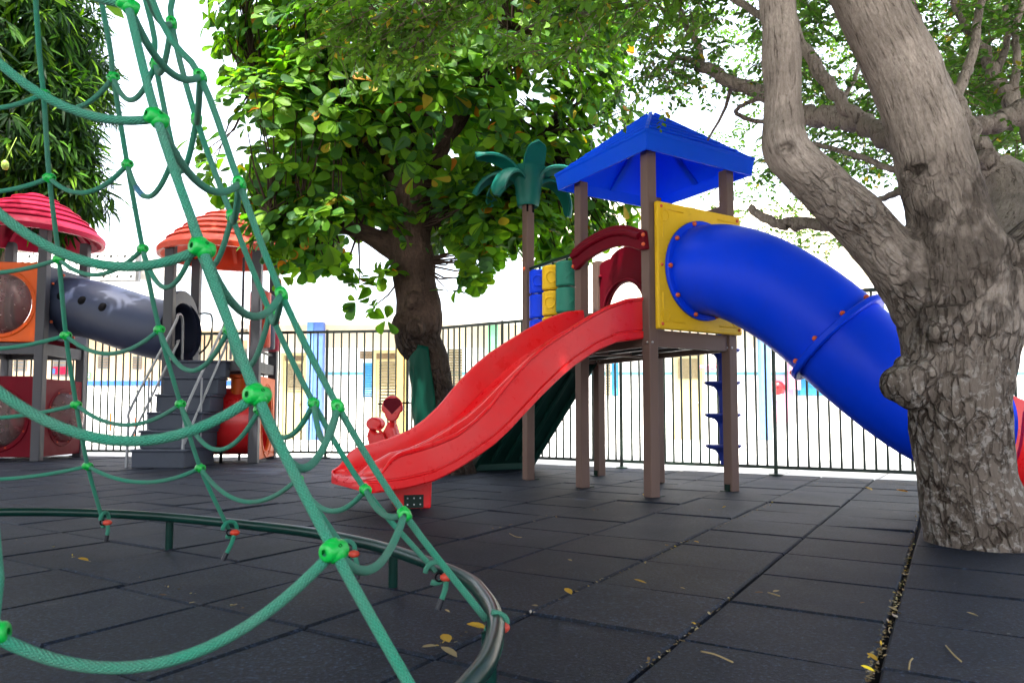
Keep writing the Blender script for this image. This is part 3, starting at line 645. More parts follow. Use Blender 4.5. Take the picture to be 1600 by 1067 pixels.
ts = tp_('tube_slide', MB().tube(s1, TR, 48, cap=False).tube(s1[::-1], TR - 0.012, 48, cap=False), 'blue', smooth=60)
tp_('lower_tube', MB().tube(s2, TR - 0.004, 48, cap=False).tube(s2[::-1], TR - 0.016, 48, cap=False), 'blue', ts, smooth=60)
def ringm(c, ax, r, t, h):
    q = Vector(ax).to_track_quat('Z', 'Y').to_matrix().to_4x4(); m = Matrix.Translation(c) @ q
    return [(TR - 0.02, -t), (r - 0.01, -t), (r, -t + 0.01), (r, t - 0.01), (r - 0.01, t), (TR - 0.02, t), (TR - 0.02, -t)], m
ax1 = (s2[1] - s2[0]).normalized()
prof, m = ringm(s1[0] + Vector((0, -0.022, 0)), (0, -1, 0), 0.41, 0.02, 0); fl = tp_('flange', MB().lathe(prof, 56, m), 'blue', ts, smooth=40)
prof, m2 = ringm(s2[0], ax1, 0.415, 0.026, 0); tp_('flange', MB().lathe(prof, 56, m2), 'blue', ts, smooth=40)
for mm, rr, zz, ph in ((m, 0.388, 0.028, 0.0), (m2, 0.392, -0.036, 0.2)):
    for k in range(10):
        a = ph + k * math.pi / 5; tp_('bolt', MB().ball(mm @ Vector((rr * math.cos(a), rr * math.sin(a), zz)), 0.019, 8), 'bolt', ts, smooth=180)
# red exit trough
def trough(path, r, th=0.03):
    mb = MB(); n = 22; vs = []; fs = []
    for i, p in enumerate(path):
        t = (path[min(i + 1, len(path) - 1)] - path[max(i - 1, 0)]).normalized(); x = t.cross(Vector((0, 0, 1))).normalized(); z = x.cross(t)
        f = i / (len(path) - 1); up = max(0.05, 0.16 - 0.12 * f); upf = max(0.06, 0.46 - 0.45 * f ** 1.3)
        prof = []
        for k in range(n + 1):
            a = math.pi + (math.pi) * k / n; prof.append((math.cos(a) * r, math.sin(a) * r))
        prof = [(-r - 0.03, upf - 0.03), (-r - 0.015, upf), (-r, upf - 0.02)] + prof + [(r, up - 0.02), (r + 0.015, up), (r + 0.03, up - 0.03)]
        out = [(px * (r + th) / r, py * (r + th) / r - 0.0) for px, py in reversed(prof[3:-3])]
        ring = prof + out
        for a, b in ring: vs.append(p + x * a + z * b)
    c = len(ring)
    for i in range(len(path) - 1):
        for k in range(c):
            q = (k + 1) % c; fs.append((i * c + k, i * c + q, (i + 1) * c + q, (i + 1) * c + k))
    fs.append(tuple(range(c))); fs.append(tuple((len(path) - 1) * c + k for k in range(c - 1, -1, -1)))
    return mb.add(vs, fs)
et = tp_('exit_trough', trough(s3, TR + 0.03), 'red', ts, smooth=45)
px_ = s3[len(s3) // 2]; tp_('exit_foot', MB().box((px_.x, px_.y, 0.035), (0.3, 0.4, 0.07)), 'red', ts, bevel=0.01)
# palm on the far post
pm = Matrix.Translation((0, 2 * S, 2.78))
pl = tp_('palm_top', MB().lathe([(0.05, -0.0), (0.10, -0.015), (0.112, 0.005), (0.118, 0.05), (0.135, 0.18), (0.175, 0.33), (0.20, 0.37), (0.13, 0.35), (0.03, 0.33)], 24, pm), 'teal', smooth=60)
def frond(az, up, L, droop, wd):
    ca, sa = math.cos(az), math.sin(az); pts = []; n = 14; x, z, an = 0.07, 0.22, up; ds = L / n
    mb = MB(); vs = []; fs = []
    for i in range(n + 1):
        f = i / n; wdt = wd * (0.75 + 0.6 * math.sin(math.pi * min(1, f * 0.95)) ** 0.8) * (1 if f < 0.86 else math.sqrt(max(0.03, 1 - ((f - 0.86) / 0.145) ** 2)))
        nx, nz = -math.sin(an), math.cos(an); th = 0.026 * (1 - 0.35 * f)
        for sgn, off, lift in ((-1, 1, -0.018), (-.55, .55, 0.012), (0, 0, 0.026), (.55, .55, 0.012), (1, 1, -0.018)):
            X = x + nx * lift; Z = z + nz * lift; y = sgn * wdt
            vs.append(pm @ Vector((X * ca - y * sa, X * sa + y * ca, Z)))
        for sgn, off, lift in ((1, 1, -0.018), (0, 0, 0.0), (-1, 1, -0.018)):
            X = x + nx * (lift - th); Z = z + nz * (lift - th); y = sgn * wdt * 0.96
            vs.append(pm @ Vector((X * ca - y * sa, X * sa + y * ca, Z)))
        x += math.cos(an) * ds; z += math.sin(an) * ds; an -= droop / n * (1.5 - f)
    for i in range(n):
        for k in range(8):
            q = (k + 1) % 8; fs.append((i * 8 + k, i * 8 + q, (i + 1) * 8 + q, (i + 1) * 8 + k))
    fs.append(tuple(range(8))); fs.append(tuple(n * 8 + k for k in range(7, -1, -1)))
    return mb.add(vs, fs)
LA = -TA   # world azimuth -> local
for az, up, L, dr, wd in ((R(178), 1.0, .62, 2.1, .078), (R(205), 1.25, .62, 1.5, .085), (R(290), 1.35, .42, 0.55, .085), (R(352), 1.15, .64, 2.0, .085), (R(20), .72, .66, 2.4, .08), (R(95), 1.2, .6, 1.8, .08), (R(140), 1.05, .66, 2.3, .078), (R(228), .85, .62, 2.35, .082)):
    tp_('frond', frond(az + LA, up, L, dr, wd), 'teal', pl, smooth=50)
tp_('palm_bracket', MB().bx(-0.05, -0.03, 2 * S - 0.052, 2 * S - 0.046, 2.70, 2.80).bx(0.02, 0.04, 2 * S - 0.052, 2 * S - 0.046, 2.70, 2.80), 'hole', pl)
# spinning noughts and crosses rollers
for z in (2.12, 1.33): tp_('roller_rod', MB().cyl((0, S + e, z), (0, 2 * S - e, z), 0.017, n=10), 'green_metal')
for b in (S, 2 * S): tp_('bolt', MB().ball((-PW / 2, b, 2.12), 0.02, 7), 'bolt', smooth=180)
for col, b, kinds in (('green_roll', S + 0.225, 'XXO'), ('yellow', S + 0.455, 'OOX'), ('blue', S + 0.685, 'OXO')):
    ax = tp_('roller_axle', MB().cyl((0, b, 1.35), (0, b, 2.11), 0.012, n=8), 'green_metal')
    for r_, kd in enumerate(kinds):
        z0 = 1.835 - r_ * 0.245; r = 0.105
        ro = tp_('roller', MB().lathe([(0.02, 0), (r - 0.012, 0), (r, 0.012), (r, 0.218), (r - 0.012, 0.23), (0.02, 0.23)], 28, Matrix.Translation((0, b, z0))), col, ax, smooth=40)
        mk = MB(); f0 = math.atan2(-1, 0) - TA + (0.25 if kd == 'X' else -0.2) * (1 + r_)
        def cp(s, h): return (math.cos(f0 + s / r) * (r + 0.001), b + math.sin(f0 + s / r) * (r + 0.001), z0 + 0.115 + h)
        if kd == 'X':
            for q in (-1, 1): mk.tube([cp(s, s * q) for s in np.linspace(-0.05, 0.05, 9)], 0.008, 6)
        else: mk.tube([cp(0.052 * math.cos(t), 0.052 * math.sin(t)) for t in np.linspace(0, 6.283, 20, endpoint=False)], 0.008, 6, closed=True)
        tp_('raised_mark', mk, col, ro, smooth=60)
# maroon arch panel at the back
outer = [(2 * S - e, 1.31), (2 * S - e, 2.235)] + [(2 * S - e - 0.16 + 0.16 * math.cos(t), 2.235 + 0.055 * math.sin(t)) for t in np.linspace(0.2, math.pi * .8, 8)] + [(S + S / 2 - 0.02 + 0.26 * math.cos(t), 2.24 + 0.13 * math.sin(t)) for t in np.linspace(0.25, math.pi - 0.25, 14)] + [(S + e + 0.16 + 0.16 * math.cos(t), 2.235 + 0.055 * math.sin(t)) for t in np.linspace(math.pi * .2, math.pi - .2, 8)] + [(S + e, 2.235), (S + e, 1.31)]
cxh = S * 1.5; hole = [(cxh - 0.29, 1.31)] + [(cxh - 0.29 * math.cos(t), 1.70 + 0.30 * math.sin(t)) for t in np.linspace(0, math.pi, 20)] + [(cxh + 0.29, 1.31)]
MC = Matrix(((0, 0, -1, S + 0.025), (1, 0, 0, 0), (0, 1, 0, 0), (0, 0, 0, 1)))
bp = tp_('arch_panel', MB().prism(outer + hole, 0.045, MC), 'maroon', bevel=0.01)
tp_('arch_rim', MB().tube([(S - 0.022, y + (y - cxh) * .12, z + .02 * (z > 1.4)) for y, z in hole[1:-1]], 0.018, 8), 'maroon', bp, smooth=60)
for b in (2 * S - .07, S + .07): tp_('bolt', MB().ball((S - 0.03, b, 2.12), 0.02, 7), 'maroon', bp, smooth=180)
# green climbing ramp going down behind
def ramp_():
    a0, a1 = 0.06, S - 0.06; b0, z0, b1, z1 = 2 * S + 0.03, 1.24, 2 * S + 1.30, 0.06; mb = MB()
    d = Vector((0, b1 - b0, z1 - z0)).normalized(); nrm = Vector((0, -d.z, d.y)) if d.y > 0 else None
    mb.bar((rc, b0, z0), (rc, b1, z1), a1 - a0, 0.06, (0, 0, 1))
    for a in (a0, a1): mb.bar((a, b0, z0 + 0.02), (a, b1, z1 + 0.02), 0.05, 0.18, (0, 0, 1))
    for a in (a0 + .2, rc, a1 - .2): mb.bar((a, b0 + .1, z0 - .13), (a, b1 - .12, z1 + .06), 0.05, 0.05, (0, 0, 1))
    mb.bx(a0 - 0.02, a1 + 0.02, b1 - 0.06, b1 + 0.0, 0.0, 0.22); return mb
rp = tp_('climbing_ramp', ramp_(), 'dark_green', bevel=0.01)
rg_ = MB()
for i in range(6):
    f = (i + .7) / 6.5; rg_.bx(0.2, S - .2, 2 * S + 0.03 + 1.27 * f - 0.02, 2 * S + 0.03 + 1.27 * f + 0.03, 1.24 - 1.18 * f + 0.02, 1.24 - 1.18 * f + 0.075)
tp_('foothold', rg_, 'dark_green', rp, bevel=0.008)
# navy stepping pole
ca_, cb_ = S + 0.24, 0.30
cl = tp_('climbing_pole', MB().tube([(ca_, cb_, 0.2), (ca_, cb_, 0.4), (ca_, cb_, 1.5)], [0.028, 0.035, 0.038], 14).bar((ca_, cb_, 1.24), (S, cb_, 1.24), 0.05, 0.05), 'navy', smooth=40)
for z in (0.37, 0.65, 0.94, 1.235):
    # a rounded two-sided step, thick at the pole and thin at its rims
    st = MB().lathe([(0.036, -0.14), (0.045, -0.085), (0.075, -0.045), (0.15, -0.02), (0.165, -0.004), (0.16, 0.008), (0.04, 0.012)], 24, Matrix.Translation((ca_, cb_, z)) @ Matrix.Rotation(R(-31), 4, 'Z') @ Matrix.Diagonal((1, 0.62, 1, 1)))
    tp_('step', st, 'navy', cl, smooth=50)
# ================================================================== rope climber
rcx = thing('rope_climber', 'green rope climbing net with bright green knots tied to a low round steel rail', 'climbing net', (-1.5, 1.9, 0))
def rp_(name, mb, mat, par=None, **k): return mb.build(name, M[mat], par or rcx, world=True, **k)
RZ = 0.16
ring = [gnd(px, py, RZ) for px, py in ((0, 800), (130, 801), (264, 808), (450, 827), (550, 844), (620, 862), (720, 900), (757, 932), (774, 968), (769, 1010), (744, 1056))]
ring = [Vector((-3.15, 3.15, RZ)), Vector((-2.85, 3.45, RZ))] + ring + [Vector(p) for p in ((-0.15, 1.12, RZ), (-0.42, 0.78, RZ), (-0.9, 0.55, RZ), (-1.6, 0.45, RZ), (-2.4, 0.62, RZ), (-3.05, 1.15, RZ), (-3.4, 1.9, RZ), (-3.42, 2.6, RZ))]
rc_ = catmull(ring, 7, closed=True)
RR = 0.021
rr_ = rp_('ring_rail', MB().tube(rc_, RR, 14, closed=True), 'green_metal', smooth=180)
for px, py in ((264, 858), (614, 917), (764, 1092)):
    b = gnd(px, py); rp_('rail_leg', MB().cyl(b, (b.x, b.y, RZ - 0.012), 0.0175, n=12), 'green_metal', smooth=60)
for x, y in ((-2.95, 3.38), (-3.3, 1.7), (-2.2, 0.58), (-1.0, 0.53)): rp_('rail_leg', MB().cyl((x, y, 0), (x, y, RZ - 0.012), 0.0175, n=12), 'green_metal', smooth=60)
APEX = Vector((-1.45, 1.9, 3.16))
rp_('mast', MB().cyl((-1.52, 1.9, 0), (-1.52, 1.9, 3.3), 0.045, n=16).ball((-1.52, 1.9, 3.3), 0.06), 'green_metal', smooth=60)
# each upright: ring end (pixel) and its knots from the top down (pixels)
UP = {
 0: ((160, 811), [(57, 20), (68, 147), (77, 278), (92, 405), (103, 524), (119, 632), (137, 728)]),
 1: ((357, 826), [(160, 10), (177, 121), (199, 257), (223, 389), (249, 515), (282, 631), (313, 731)]),
 2: ((540, 858), [(222, -20), (243, 100), (272, 242), (306, 378), (357, 515), (405, 640), (465, 748)]),
 4: ((681, 893), [(250, -110), (268, 37), (307, 187), (362, 338), (422, 488), (490, 630), (571, 765)]),
 5: ((760, 968), [(222, -40), (313, 120), (374, 287), (440, 460), (528, 635), (632, 803)]),
 3: ((706, 1185), [(160, -150), (200, 8), (245, 185), (316, 388), (402, 617), (522, 860)]),
}
UPZ = {}
RO = 0.0087
def upright(k, bottom, knots, yb=None):
    P = [bottom]; K = []
    for px, py in reversed(knots):
        f = 0.0; y = bottom.y
        for _ in range(12):
            p = at(px, py, y); f = min(1, max(0, (p.z - RZ) / (APEX.z - RZ))); y = bottom.y + (APEX.y - bottom.y) * f
        K.append(p)
    UPZ[k] = K
    return [bottom] + K + [APEX]
for k, (bpx, kn) in UP.items():
    b = gnd(*bpx, RZ); path = upright(k, b, kn)
    rp_('upright_rope', MB().tube(catmull(path, 5), RO, 12, uv=True), 'rope', smooth=180)
# a near upright just outside the picture and one far left
nb_ = Vector((-0.62, 0.62, RZ)); nk = []
for z, px, py in ((0.36, -14, 990), (0.72, -62, 560), (1.05, -95, 235), (1.36, -120, -40), (1.7, -140, -300)):
    f = (z - RZ) / (APEX.z - RZ) * 0.9; nk.append(at(px, py, 0.93 + (APEX.y - 0.93) * f))
UPZ[6] = nk; rp_('upright_rope', MB().tube(catmull([Vector((-.66, .60, RZ))] + nk + [APEX], 5), RO, 12, uv=True), 'rope', smooth=180)
fk = []
fb_ = Vector((-3.0, 3.3, RZ))
for i, z in enumerate([p.z for p in UPZ[0]]): fk.append(fb_ + (APEX - fb_) * ((z - RZ) / (APEX.z - RZ)))
UPZ[-1] = fk; rp_('upright_rope', MB().tube(catmull([fb_] + fk + [APEX], 4), RO, 10, uv=True), 'rope', smooth=180)
def swag(p, q, sag, ends=0.0):
    out = []; p, q = Vector(p), Vector(q)
    for i in range(19):
        t = i / 18; s = math.sin(math.pi * t) ** 0.85 if False else 4 * t * (1 - t)
        out.append(p + (q - p) * t + Vector((0, 0, -sag * s)))
    return out
def knot(p, d, axis):
    d = Vector((d.x, d.y, d.z * .4)).normalized()
    m = Matrix.Translation(p) @ d.to_track_quat('Z', 'Y').to_matrix().to_4x4()
    mb = MB().lathe([(0.006, -0.023), (0.013, -0.023), (0.0165, -0.019), (0.0175, -0.007), (0.0175, 0.007), (0.0165, 0.019), (0.013, 0.023), (0.006, 0.023)], 18, m)
    a = Vector(axis).normalized()
    m2 = Matrix.Translation(p) @ a.to_track_quat('Z', 'Y').to_matrix().to_4x4()
    mb.lathe([(0.009, -0.020), (0.0135, -0.018), (0.0165, -0.008), (0.0165, 0.008), (0.0135, 0.018), (0.009, 0.020)], 16, m2)
    mb.v = [p + (v_ - p) * 0.9 for v_ in mb.v]; k = rp_('knot', mb, 'conn', smooth=50)
    n = d.cross(a); n = n if n.y < 0 else -n
    MB().lathe([(0.0, 0.0), (0.0028, 0.0), (0.0028, 0.002)], 10, Matrix.Translation(p + n.normalized() * 0.0152) @ n.to_track_quat('Z', 'Y').to_matrix().to_4x4()).build('screw', M['hole'], k, world=True)
ORDER = [-1, 0, 1, 2, 4, 5, 3, 6]
rs = random.Random(11)
for lev in range(6):
    for i in range(len(ORDER)):
        k = ORDER[i]
        if lev >= len(UPZ[k]): continue
        p = UPZ[k][lev]
        j = ORDER[(i + 1) % len(ORDER)] if i + 1 < len(ORDER) else None
        prv = UPZ[ORDER[i - 1]][lev] if i > 0 and lev < len(UPZ[ORDER[i - 1]]) else None
        nxt = UPZ[j][lev] if j is not None and lev < len(UPZ[j]) else None
        dd = ((nxt or p) - (prv or p))
        if dd.length < 1e-4: dd = Vector((1, 0, 0))
        up_ = (UPZ[k][lev + 1] if lev + 1 < len(UPZ[k]) else APEX) - p
        if k >= 0: knot(p, dd, up_)
        if nxt is not None:
            L = (nxt - p).length; sg = {(-1, 0): (.06,) * 6, (0, 1): (.065, .086, .085, .08, .08, .08), (1, 2): (.108, .16, .15, .15, .13, .1), (2, 4): (.087, .10, .15, .12, .10, .08), (4, 5): (.035, .10, .05, .05, .05, .05), (5, 3): (.073, .135, .086, .07, .06, .05), (3, 6): (.10, .10, .10, .09, .09, .08)}[(k, j)][lev]
            sw = swag(p, nxt, sg)
            c = rp_('cross_rope', MB().tube(sw, RO, 11, uv=True), 'rope', smooth=180)
            if lev == 4 and k == 1:
                MB().tube(sw[4:8], RO + 0.0015, 11).build('tape_sleeve', M['bluetape'], c, smooth=180, world=True)
# red clamps and taped rope tails under the rail
for k, (bpx, kn) in UP.items():
    if k == 3: continue
    b = gnd(*bpx, RZ); u_ = (UPZ[k][0] - b).normalized(); tn = Vector((-u_.y, u_.x, 0)).normalized()
    loop = [b + Vector((math.cos(t) * 0.032 * u_.x / max(.2, Vector((u_.x, u_.y)).length), math.cos(t) * 0.032 * u_.y / max(.2, Vector((u_.x, u_.y)).length), math.sin(t) * 0.032)) + tn * 0.010 for t in np.linspace(0, 5.2, 14)]
    if k != 5: rp_('rail_loop', MB().tube(loop, RO, 10, uv=True), 'rope', smooth=180)
    cpos = b + Vector((0.035, -0.02, -0.012))
    rp_('clamp', MB().ball(cpos, 0.016, 10, (1.3, 1, .85)), 'clamp', smooth=180)
    e1 = {0: (0.0, 0, -.05), 1: (-0.02, -.02, -0.07), 2: (0.01, 0, -.05), 4: (-.012, -0.01, -0.055), 5: (-0.012, -.01, -.06)}[k]
    tail = catmull([cpos, cpos + Vector(e1) * 0.6 + Vector((0.004, 0, 0)), cpos + Vector(e1) * 1.2], 4)
    tl = rp_('rope_tail', MB().tube(tail, RO, 10, uv=True), 'rope', smooth=180)
    e2 = (tail[-1] - tail[-3]).normalized()
    MB().tube([tail[-1] - e2 * 0.004, tail[-1] + e2 * 0.028], 0.0098, 10).build('tape', M['tape'], tl, smooth=60, world=True)
    wire = [cpos + Vector((0.012 * math.cos(t) - 0.022, 0, 0.012 * math.sin(t))) for t in np.linspace(0, 6.283, 14, endpoint=False)]
    rp_('wire_ring', MB().tube(wire, 0.003, 6, closed=True), 'hole', smooth=60)
b5 = gnd(792, 972, RZ)
rp_('rail_loop', MB().tube([b5 + Vector((-0.045 + .036 * math.sin(t) * 1.2, 0.006 * t, 0.022 * math.cos(t))) for t in np.linspace(0.2, 3.3, 14)], RO, 10, uv=True), 'rope', smooth=180)

# ================================================================== left play structure (two towers, tunnel, stairs)
ls = thing('play_castle', 'large play set of two dome-roofed grey-post towers joined by a slate tunnel with stairs', 'play structure', (-5.7, 10.2, 0))
def lp_(name, mb, mat, par=None, **k): return mb.build(name, M[mat] if isinstance(mat, str) else mat, par or ls, world=True, **k)
T1 = [Vector(p) for p in ((-6.65, 10.0, 0), (-7.75, 9.9, 0), (-7.84, 11.0, 0), (-6.74, 11.1, 0))]   # FR FL RL RR
T2 = [Vector(p) for p in ((-3.48, 9.62, 0), (-4.62, 9.52, 0), (-4.74, 10.58, 0), (-3.60, 10.68, 0))]
RT = Matrix.Rotation(R(4.8), 3, 'Z')
for T, top in ((T1, 3.34), (T2, 3.0)):
    for p in T:
        q = lp_('post', MB().box((p.x, p.y, top / 2), (0.125, 0.125, top), RT), 'grey_post', bevel=0.012)
def dome(c, r, z, h, mat):
    prof = [(r - 0.05, z - 0.10), (r, z - 0.10), (r + 0.005, z - 0.03), (r - 0.015, z)]
    n = 6
    for i in range(n):
        t0 = i / n; t1 = (i + 1) / n
        f = lambda t: (r * (1 - t) ** 0.62 * 0.97 if t < 0.999 else 0.08)
        if i: prof += [(f(t0) - .016, z + h * t0), (f(t0) + .010, z + h * t0 + .004), (f(t0) + .008, z + h * t0 + .020)]
        prof += [(f((t0 + t1) / 2) + .004, z + h * (t0 + t1) / 2)]
    prof += [(0.10, z + h), (0.0005, z + h + 0.01)]
    prof += [(0.0005, z + h - 0.05), (r * .55, z + h * .62), (r - 0.09, z + .02), (r - 0.05, z - 0.10)]
    o = lp_('dome_roof', MB().lathe(prof, 48, Matrix.Translation((c[0], c[1], 0))), mat, smooth=35)
    rb = MB()
    for k in range(8):
        a = k * math.pi / 4 + .2; rb.bar((c[0] + .2 * math.cos(a), c[1] + .2 * math.sin(a), z + h * .80), (c[0] + (r - .14) * math.cos(a), c[1] + (r - .14) * math.sin(a), z + .01), 0.05, 0.04)
    lp_('roof_rib', rb, mat, o)
    return o
dome((-7.14, 10.48), 0.93, 3.34, 0.60, 'crimson'); dome((-4.11, 10.1), 0.90, 2.98, 0.60, 'orange_red')
lp_('roof_knob', MB().ball((-4.5, 9.75, 3.42), .05), 'bolt', smooth=180)
def deck_(T, z0, z1):
    for i in range(4):
        a, b = T[i], T[(i + 1) % 4]; d = (b - a).normalized() * 0.063
        lp_('deck_beam', MB().bar(a + d + Vector((0, 0, (z0 + z1) / 2)), b - d + Vector((0, 0, (z0 + z1) / 2)), 0.06, z1 - z0), 'grey_post', bevel=0.008)
    c = (T[0] + T[2]) / 2; lp_('deck', MB().box((c.x, c.y, z1 - 0.02), (1.02, 1.0, 0.05), RT), 'stair')
deck_(T1, 1.50, 1.66); deck_(T2, 1.24, 1.38)
def panel(a, b, z0, z1, hr, mat, hz, sq=1.0, bub=True, out=1, hole=True):
    a, b = Vector(a), Vector(b); d = b - a; L = d.length - 0.10; d.normalize(); c = (a + b) / 2; nrm = Vector((d.y, -d.x, 0)) * out
    m = Matrix.Translation(c + Vector((0, 0, (z0 + z1) / 2))) @ Matrix((( d.x, 0, nrm.x, 0), (d.y, 0, nrm.y, 0), (0, 1, 0, 0), (0, 0, 0, 1)))
    o = lp_('panel', MB().holed(L, z1 - z0, hr, 0.05, m, (0, hz), 48, sq), mat, bevel=0.012)
    tm = MB()
    for rr in (hr + 0.055,):
        tm.tube([m @ Vector((rr * math.cos(t), hz + rr * sq * math.sin(t), 0.05)) for t in np.linspace(0, 6.283, 48, endpoint=False)], 0.011, 6, closed=True)
    lp_('raised_rim', tm, mat, o, smooth=60)
    for k in range(8):
        t = k * math.pi / 4 + .39; lp_('bolt', MB().ball(m @ Vector(((hr + 0.025) * math.cos(t), hz + (hr + 0.025) * sq * math.sin(t), 0.052)), 0.013, 6), 'bolt', o, smooth=180)
    if bub:
        prof = [(hr * math.cos(t) + 0.004, 0.055 + hr * 0.62 * math.sin(t)) for t in np.linspace(0, math.pi / 2 * .999, 12)]
        lp_('bubble_window', MB().lathe(prof, 40, m @ Matrix.Translation((0, hz, 0)) @ Matrix.Diagonal((1, sq, 1, 1))), M['bubble'], o, smooth=180)
        lp_('inner_bubble', MB().lathe([(r - 0.006, z - 0.006) for r, z in prof], 40, m @ Matrix.Translation((0, hz, 0)) @ Matrix.Diagonal((1, sq, 1, 1))), M['bubble'], o, smooth=180) if False else None
    return o
panel(T1[1], T1[0], 1.67, 2.80, 0.43, 'orange', -0.02)
panel(T1[1], T1[0], 0.06, 1.19, 0.40, 'maroon', -0.04)
panel(T1[0], T1[3], 0.06, 1.16, 0.36, 'maroon', 0.0)
panel(T1[2], T1[1], 0.06, 1.19, 0.12, 'maroon', 0.0, bub=False); panel(T1[3], T1[2], 0.06, 1.19, 0.12, 'maroon', 0.0, bub=False)
panel(T1[2], T1[1], 1.67, 2.75, 0.40, 'maroon', 0.0, bub=False); panel(T1[3], T1[2], 1.67, 2.70, 0.36, 'maroon', 0.0)
# tunnel with port holes
A0 = Vector((-6.66, 10.55, 2.26)); B0 = Vector((-4.70, 10.06, 1.83)); pth = []
for i in range(41):
    t = i / 40; s = t * t * (3 - 2 * t); pth.append(A0 + Vector(((B0.x - A0.x) * t, (B0.y - A0.y) * t, (B0.z - A0.z) * s)))
tun = lp_('tunnel', MB().tube(pth, 0.43, 44, cap=False).tube(pth[::-1], 0.41, 44, cap=False), 'slate', smooth=60)
for k, t in enumerate((0.15, 0.33, 0.50)):
    c = pth[int(t * 40)]; tg = (pth[int(t * 40) + 1] - c).normalized(); side = tg.cross(Vector((0, 0, 1))).normalized(); upv = side.cross(tg)
    dr = (side * math.cos(R(16)) + upv * math.sin(R(16))).normalized()
    lp_('port_hole', MB().lathe([(0.0, 0.0), (0.062, -0.003), (0.066, -0.012)], 20, Matrix.Translation(c + dr * 0.434) @ dr.to_track_quat('Z', 'Y').to_matrix().to_4x4()), 'hole', tun, smooth=180)
def flange(p, d, sz, name):
    m = Matrix.Translation(p) @ Matrix(((0, 0, 1, 0), (1, 0, 0, 0), (0, 1, 0, 0), (0, 0, 0, 1)))
    f = lp_(name, MB().holed(sz, sz * 1.05, 0.41, 0.05, m), 'slate', tun, bevel=0.012)
    for k in range(10): lp_('bolt', MB().ball(m @ Vector((0.47 * math.cos(k * .628), 0.47 * math.sin(k * .628), 0.06 if d > 0 else -0.01)), 0.022, 7), 'bolt', tun, smooth=180)
flange(Vector((-6.69, 10.55, 2.26)), 1, 1.0, 'flange_plate')
am = Matrix.Translation((-4.72, 10.06, 1.83)) @ Matrix(((0, 0, 1, 0), (1, 0, 0, 0), (0, 1, 0, 0), (0, 0, 0, 1)))
oc = [(-.47, -.46), (-.44, -.46)] + [(0.47 * math.cos(t), 0.16 + 0.40 * math.sin(t)) for t in np.linspace(math.pi, 0, 22)] + [(.47, -.46)]
an = MB(); hl = [(0.40 * math.cos(t), 0.40 * math.sin(t)) for t in np.linspace(math.pi * 1.25, -math.pi * .25, 30)]
an.prism([(-.47, -.46)] + [(0.47 * math.cos(t), 0.16 + 0.42 * math.sin(t)) for t in np.linspace(math.pi, 0, 22)] + [(.47, -.46)] + [(.285, -.46)] + hl[::-1] + [(-.285, -.46)], 0.06, am)
lp_('arch_plate', an, 'slate', tun, bevel=0.01)
# stairs
stp = MB(); n = 6; x0_, x1_ = -4.52, -3.80
for i in range(n):
    z1 = 1.37 * (i + 1) / n; y0 = 8.68 + i * 0.145
    ex = 0.03 * (n - i) / n; stp.bx(x0_ - ex - 0.09 * (n - 1 - i) / n, x1_ - 0.25 * (n - 1 - i) / n + ex, y0, 9.55, 1.37 * i / n + (0.002 if i else 0), z1 - 0.03); stp.bx(x0_ - ex - 0.02 - 0.09 * (n - 1 - i) / n, x1_ - 0.25 * (n - 1 - i) / n + ex + 0.02, y0 - 0.015, 9.55, z1 - 0.03, z1)
sr = lp_('stairs', stp, 'stair', bevel=0.012)
def hrail(xo, xb):
    m = MB(); r = 0.017
    t = [(xb, 8.72, 0.0), (xb, 8.74, 0.55), (xb + .01, 8.80, 0.78), (xo, 9.40, 1.82), (xo, 9.5, 1.98), (xo, 9.60, 2.0), (xo, 9.66, 1.88), (xo, 9.67, 1.40)]
    m.tube(catmull(t, 5), r, 10); m.tube(catmull([(xb + .005, 8.76, 0.30), (xb + .02, 8.82, 0.42), (xo, 9.48, 1.55), (xo, 9.5, 1.62)], 5), r * .9, 10)
    m.cyl((xo * .45 + xb * .55, 9.02, .35), (xo * .45 + xb * .55, 9.02, 1.12), r * .8, n=8)
    lp_('handrail', m, 'rail', smooth=60)
hrail(-4.50, -4.70); hrail(-3.84, -4.02)
gb = MB().tube(catmull([(-5.0 + .12, 10.6, 1.4), (-4.55, 10.6, 1.7), (-4.5, 10.6, 2.1), (-4.6, 10.6, 2.17), (-4.72, 10.6, 2.15)], 5), 0.014, 8)
lp_('grab_rail', gb, 'fence', smooth=60)
lp_('fire_pole', MB().cyl((-3.93, 10.3, 0.0), (-3.93, 10.3, 2.95), 0.018, n=10), 'grey_post', smooth=60)
# rollers and ladder panel on the right side of the stair tower
rm_ = lp_('roller_rail', MB().bar((-3.49, 9.66, 2.42), (-3.60, 10.64, 2.42), 0.03, 0.03), 'grey_post'); lp_('roller_rail', MB().bar((-3.49, 9.66, 1.53), (-3.60, 10.64, 1.53), 0.03, 0.03), 'grey_post')
for j, (f, cl_) in enumerate(((0.20, 'orange_red'), (0.48, 'slate'), (0.76, 'crimson'))):
    p = T2[0] * (1 - f) + T2[3] * f
    for i in range(2): lp_('roller', MB().lathe([(0.02, 0), (0.13, 0), (0.14, .012), (0.14, .36), (0.13, .372), (0.02, .372)], 24, Matrix.Translation((p.x, p.y, 1.585 + i * 0.395))), cl_, rm_, smooth=40)
lp_('yellow_strut', MB().bar((-3.54, 9.75, 1.24), (-3.54, 9.75, 1.0), 0.03, 0.03, (1, 0, 0)), 'yellow'); lp_('yellow_strut', MB().bar((-3.50, 9.80, 1.62), (-3.50, 9.80, 1.36), 0.05, 0.05, (1, 0, 0)), 'yellow')
panel(T2[0], T2[3], 0.04, 1.18, 0.30, 'orange', -0.04, 1.45, bub=False)
panel(T2[2], T2[1], 0.04, 1.16, 0.3, 'orange', 0, 1.3, bub=False)
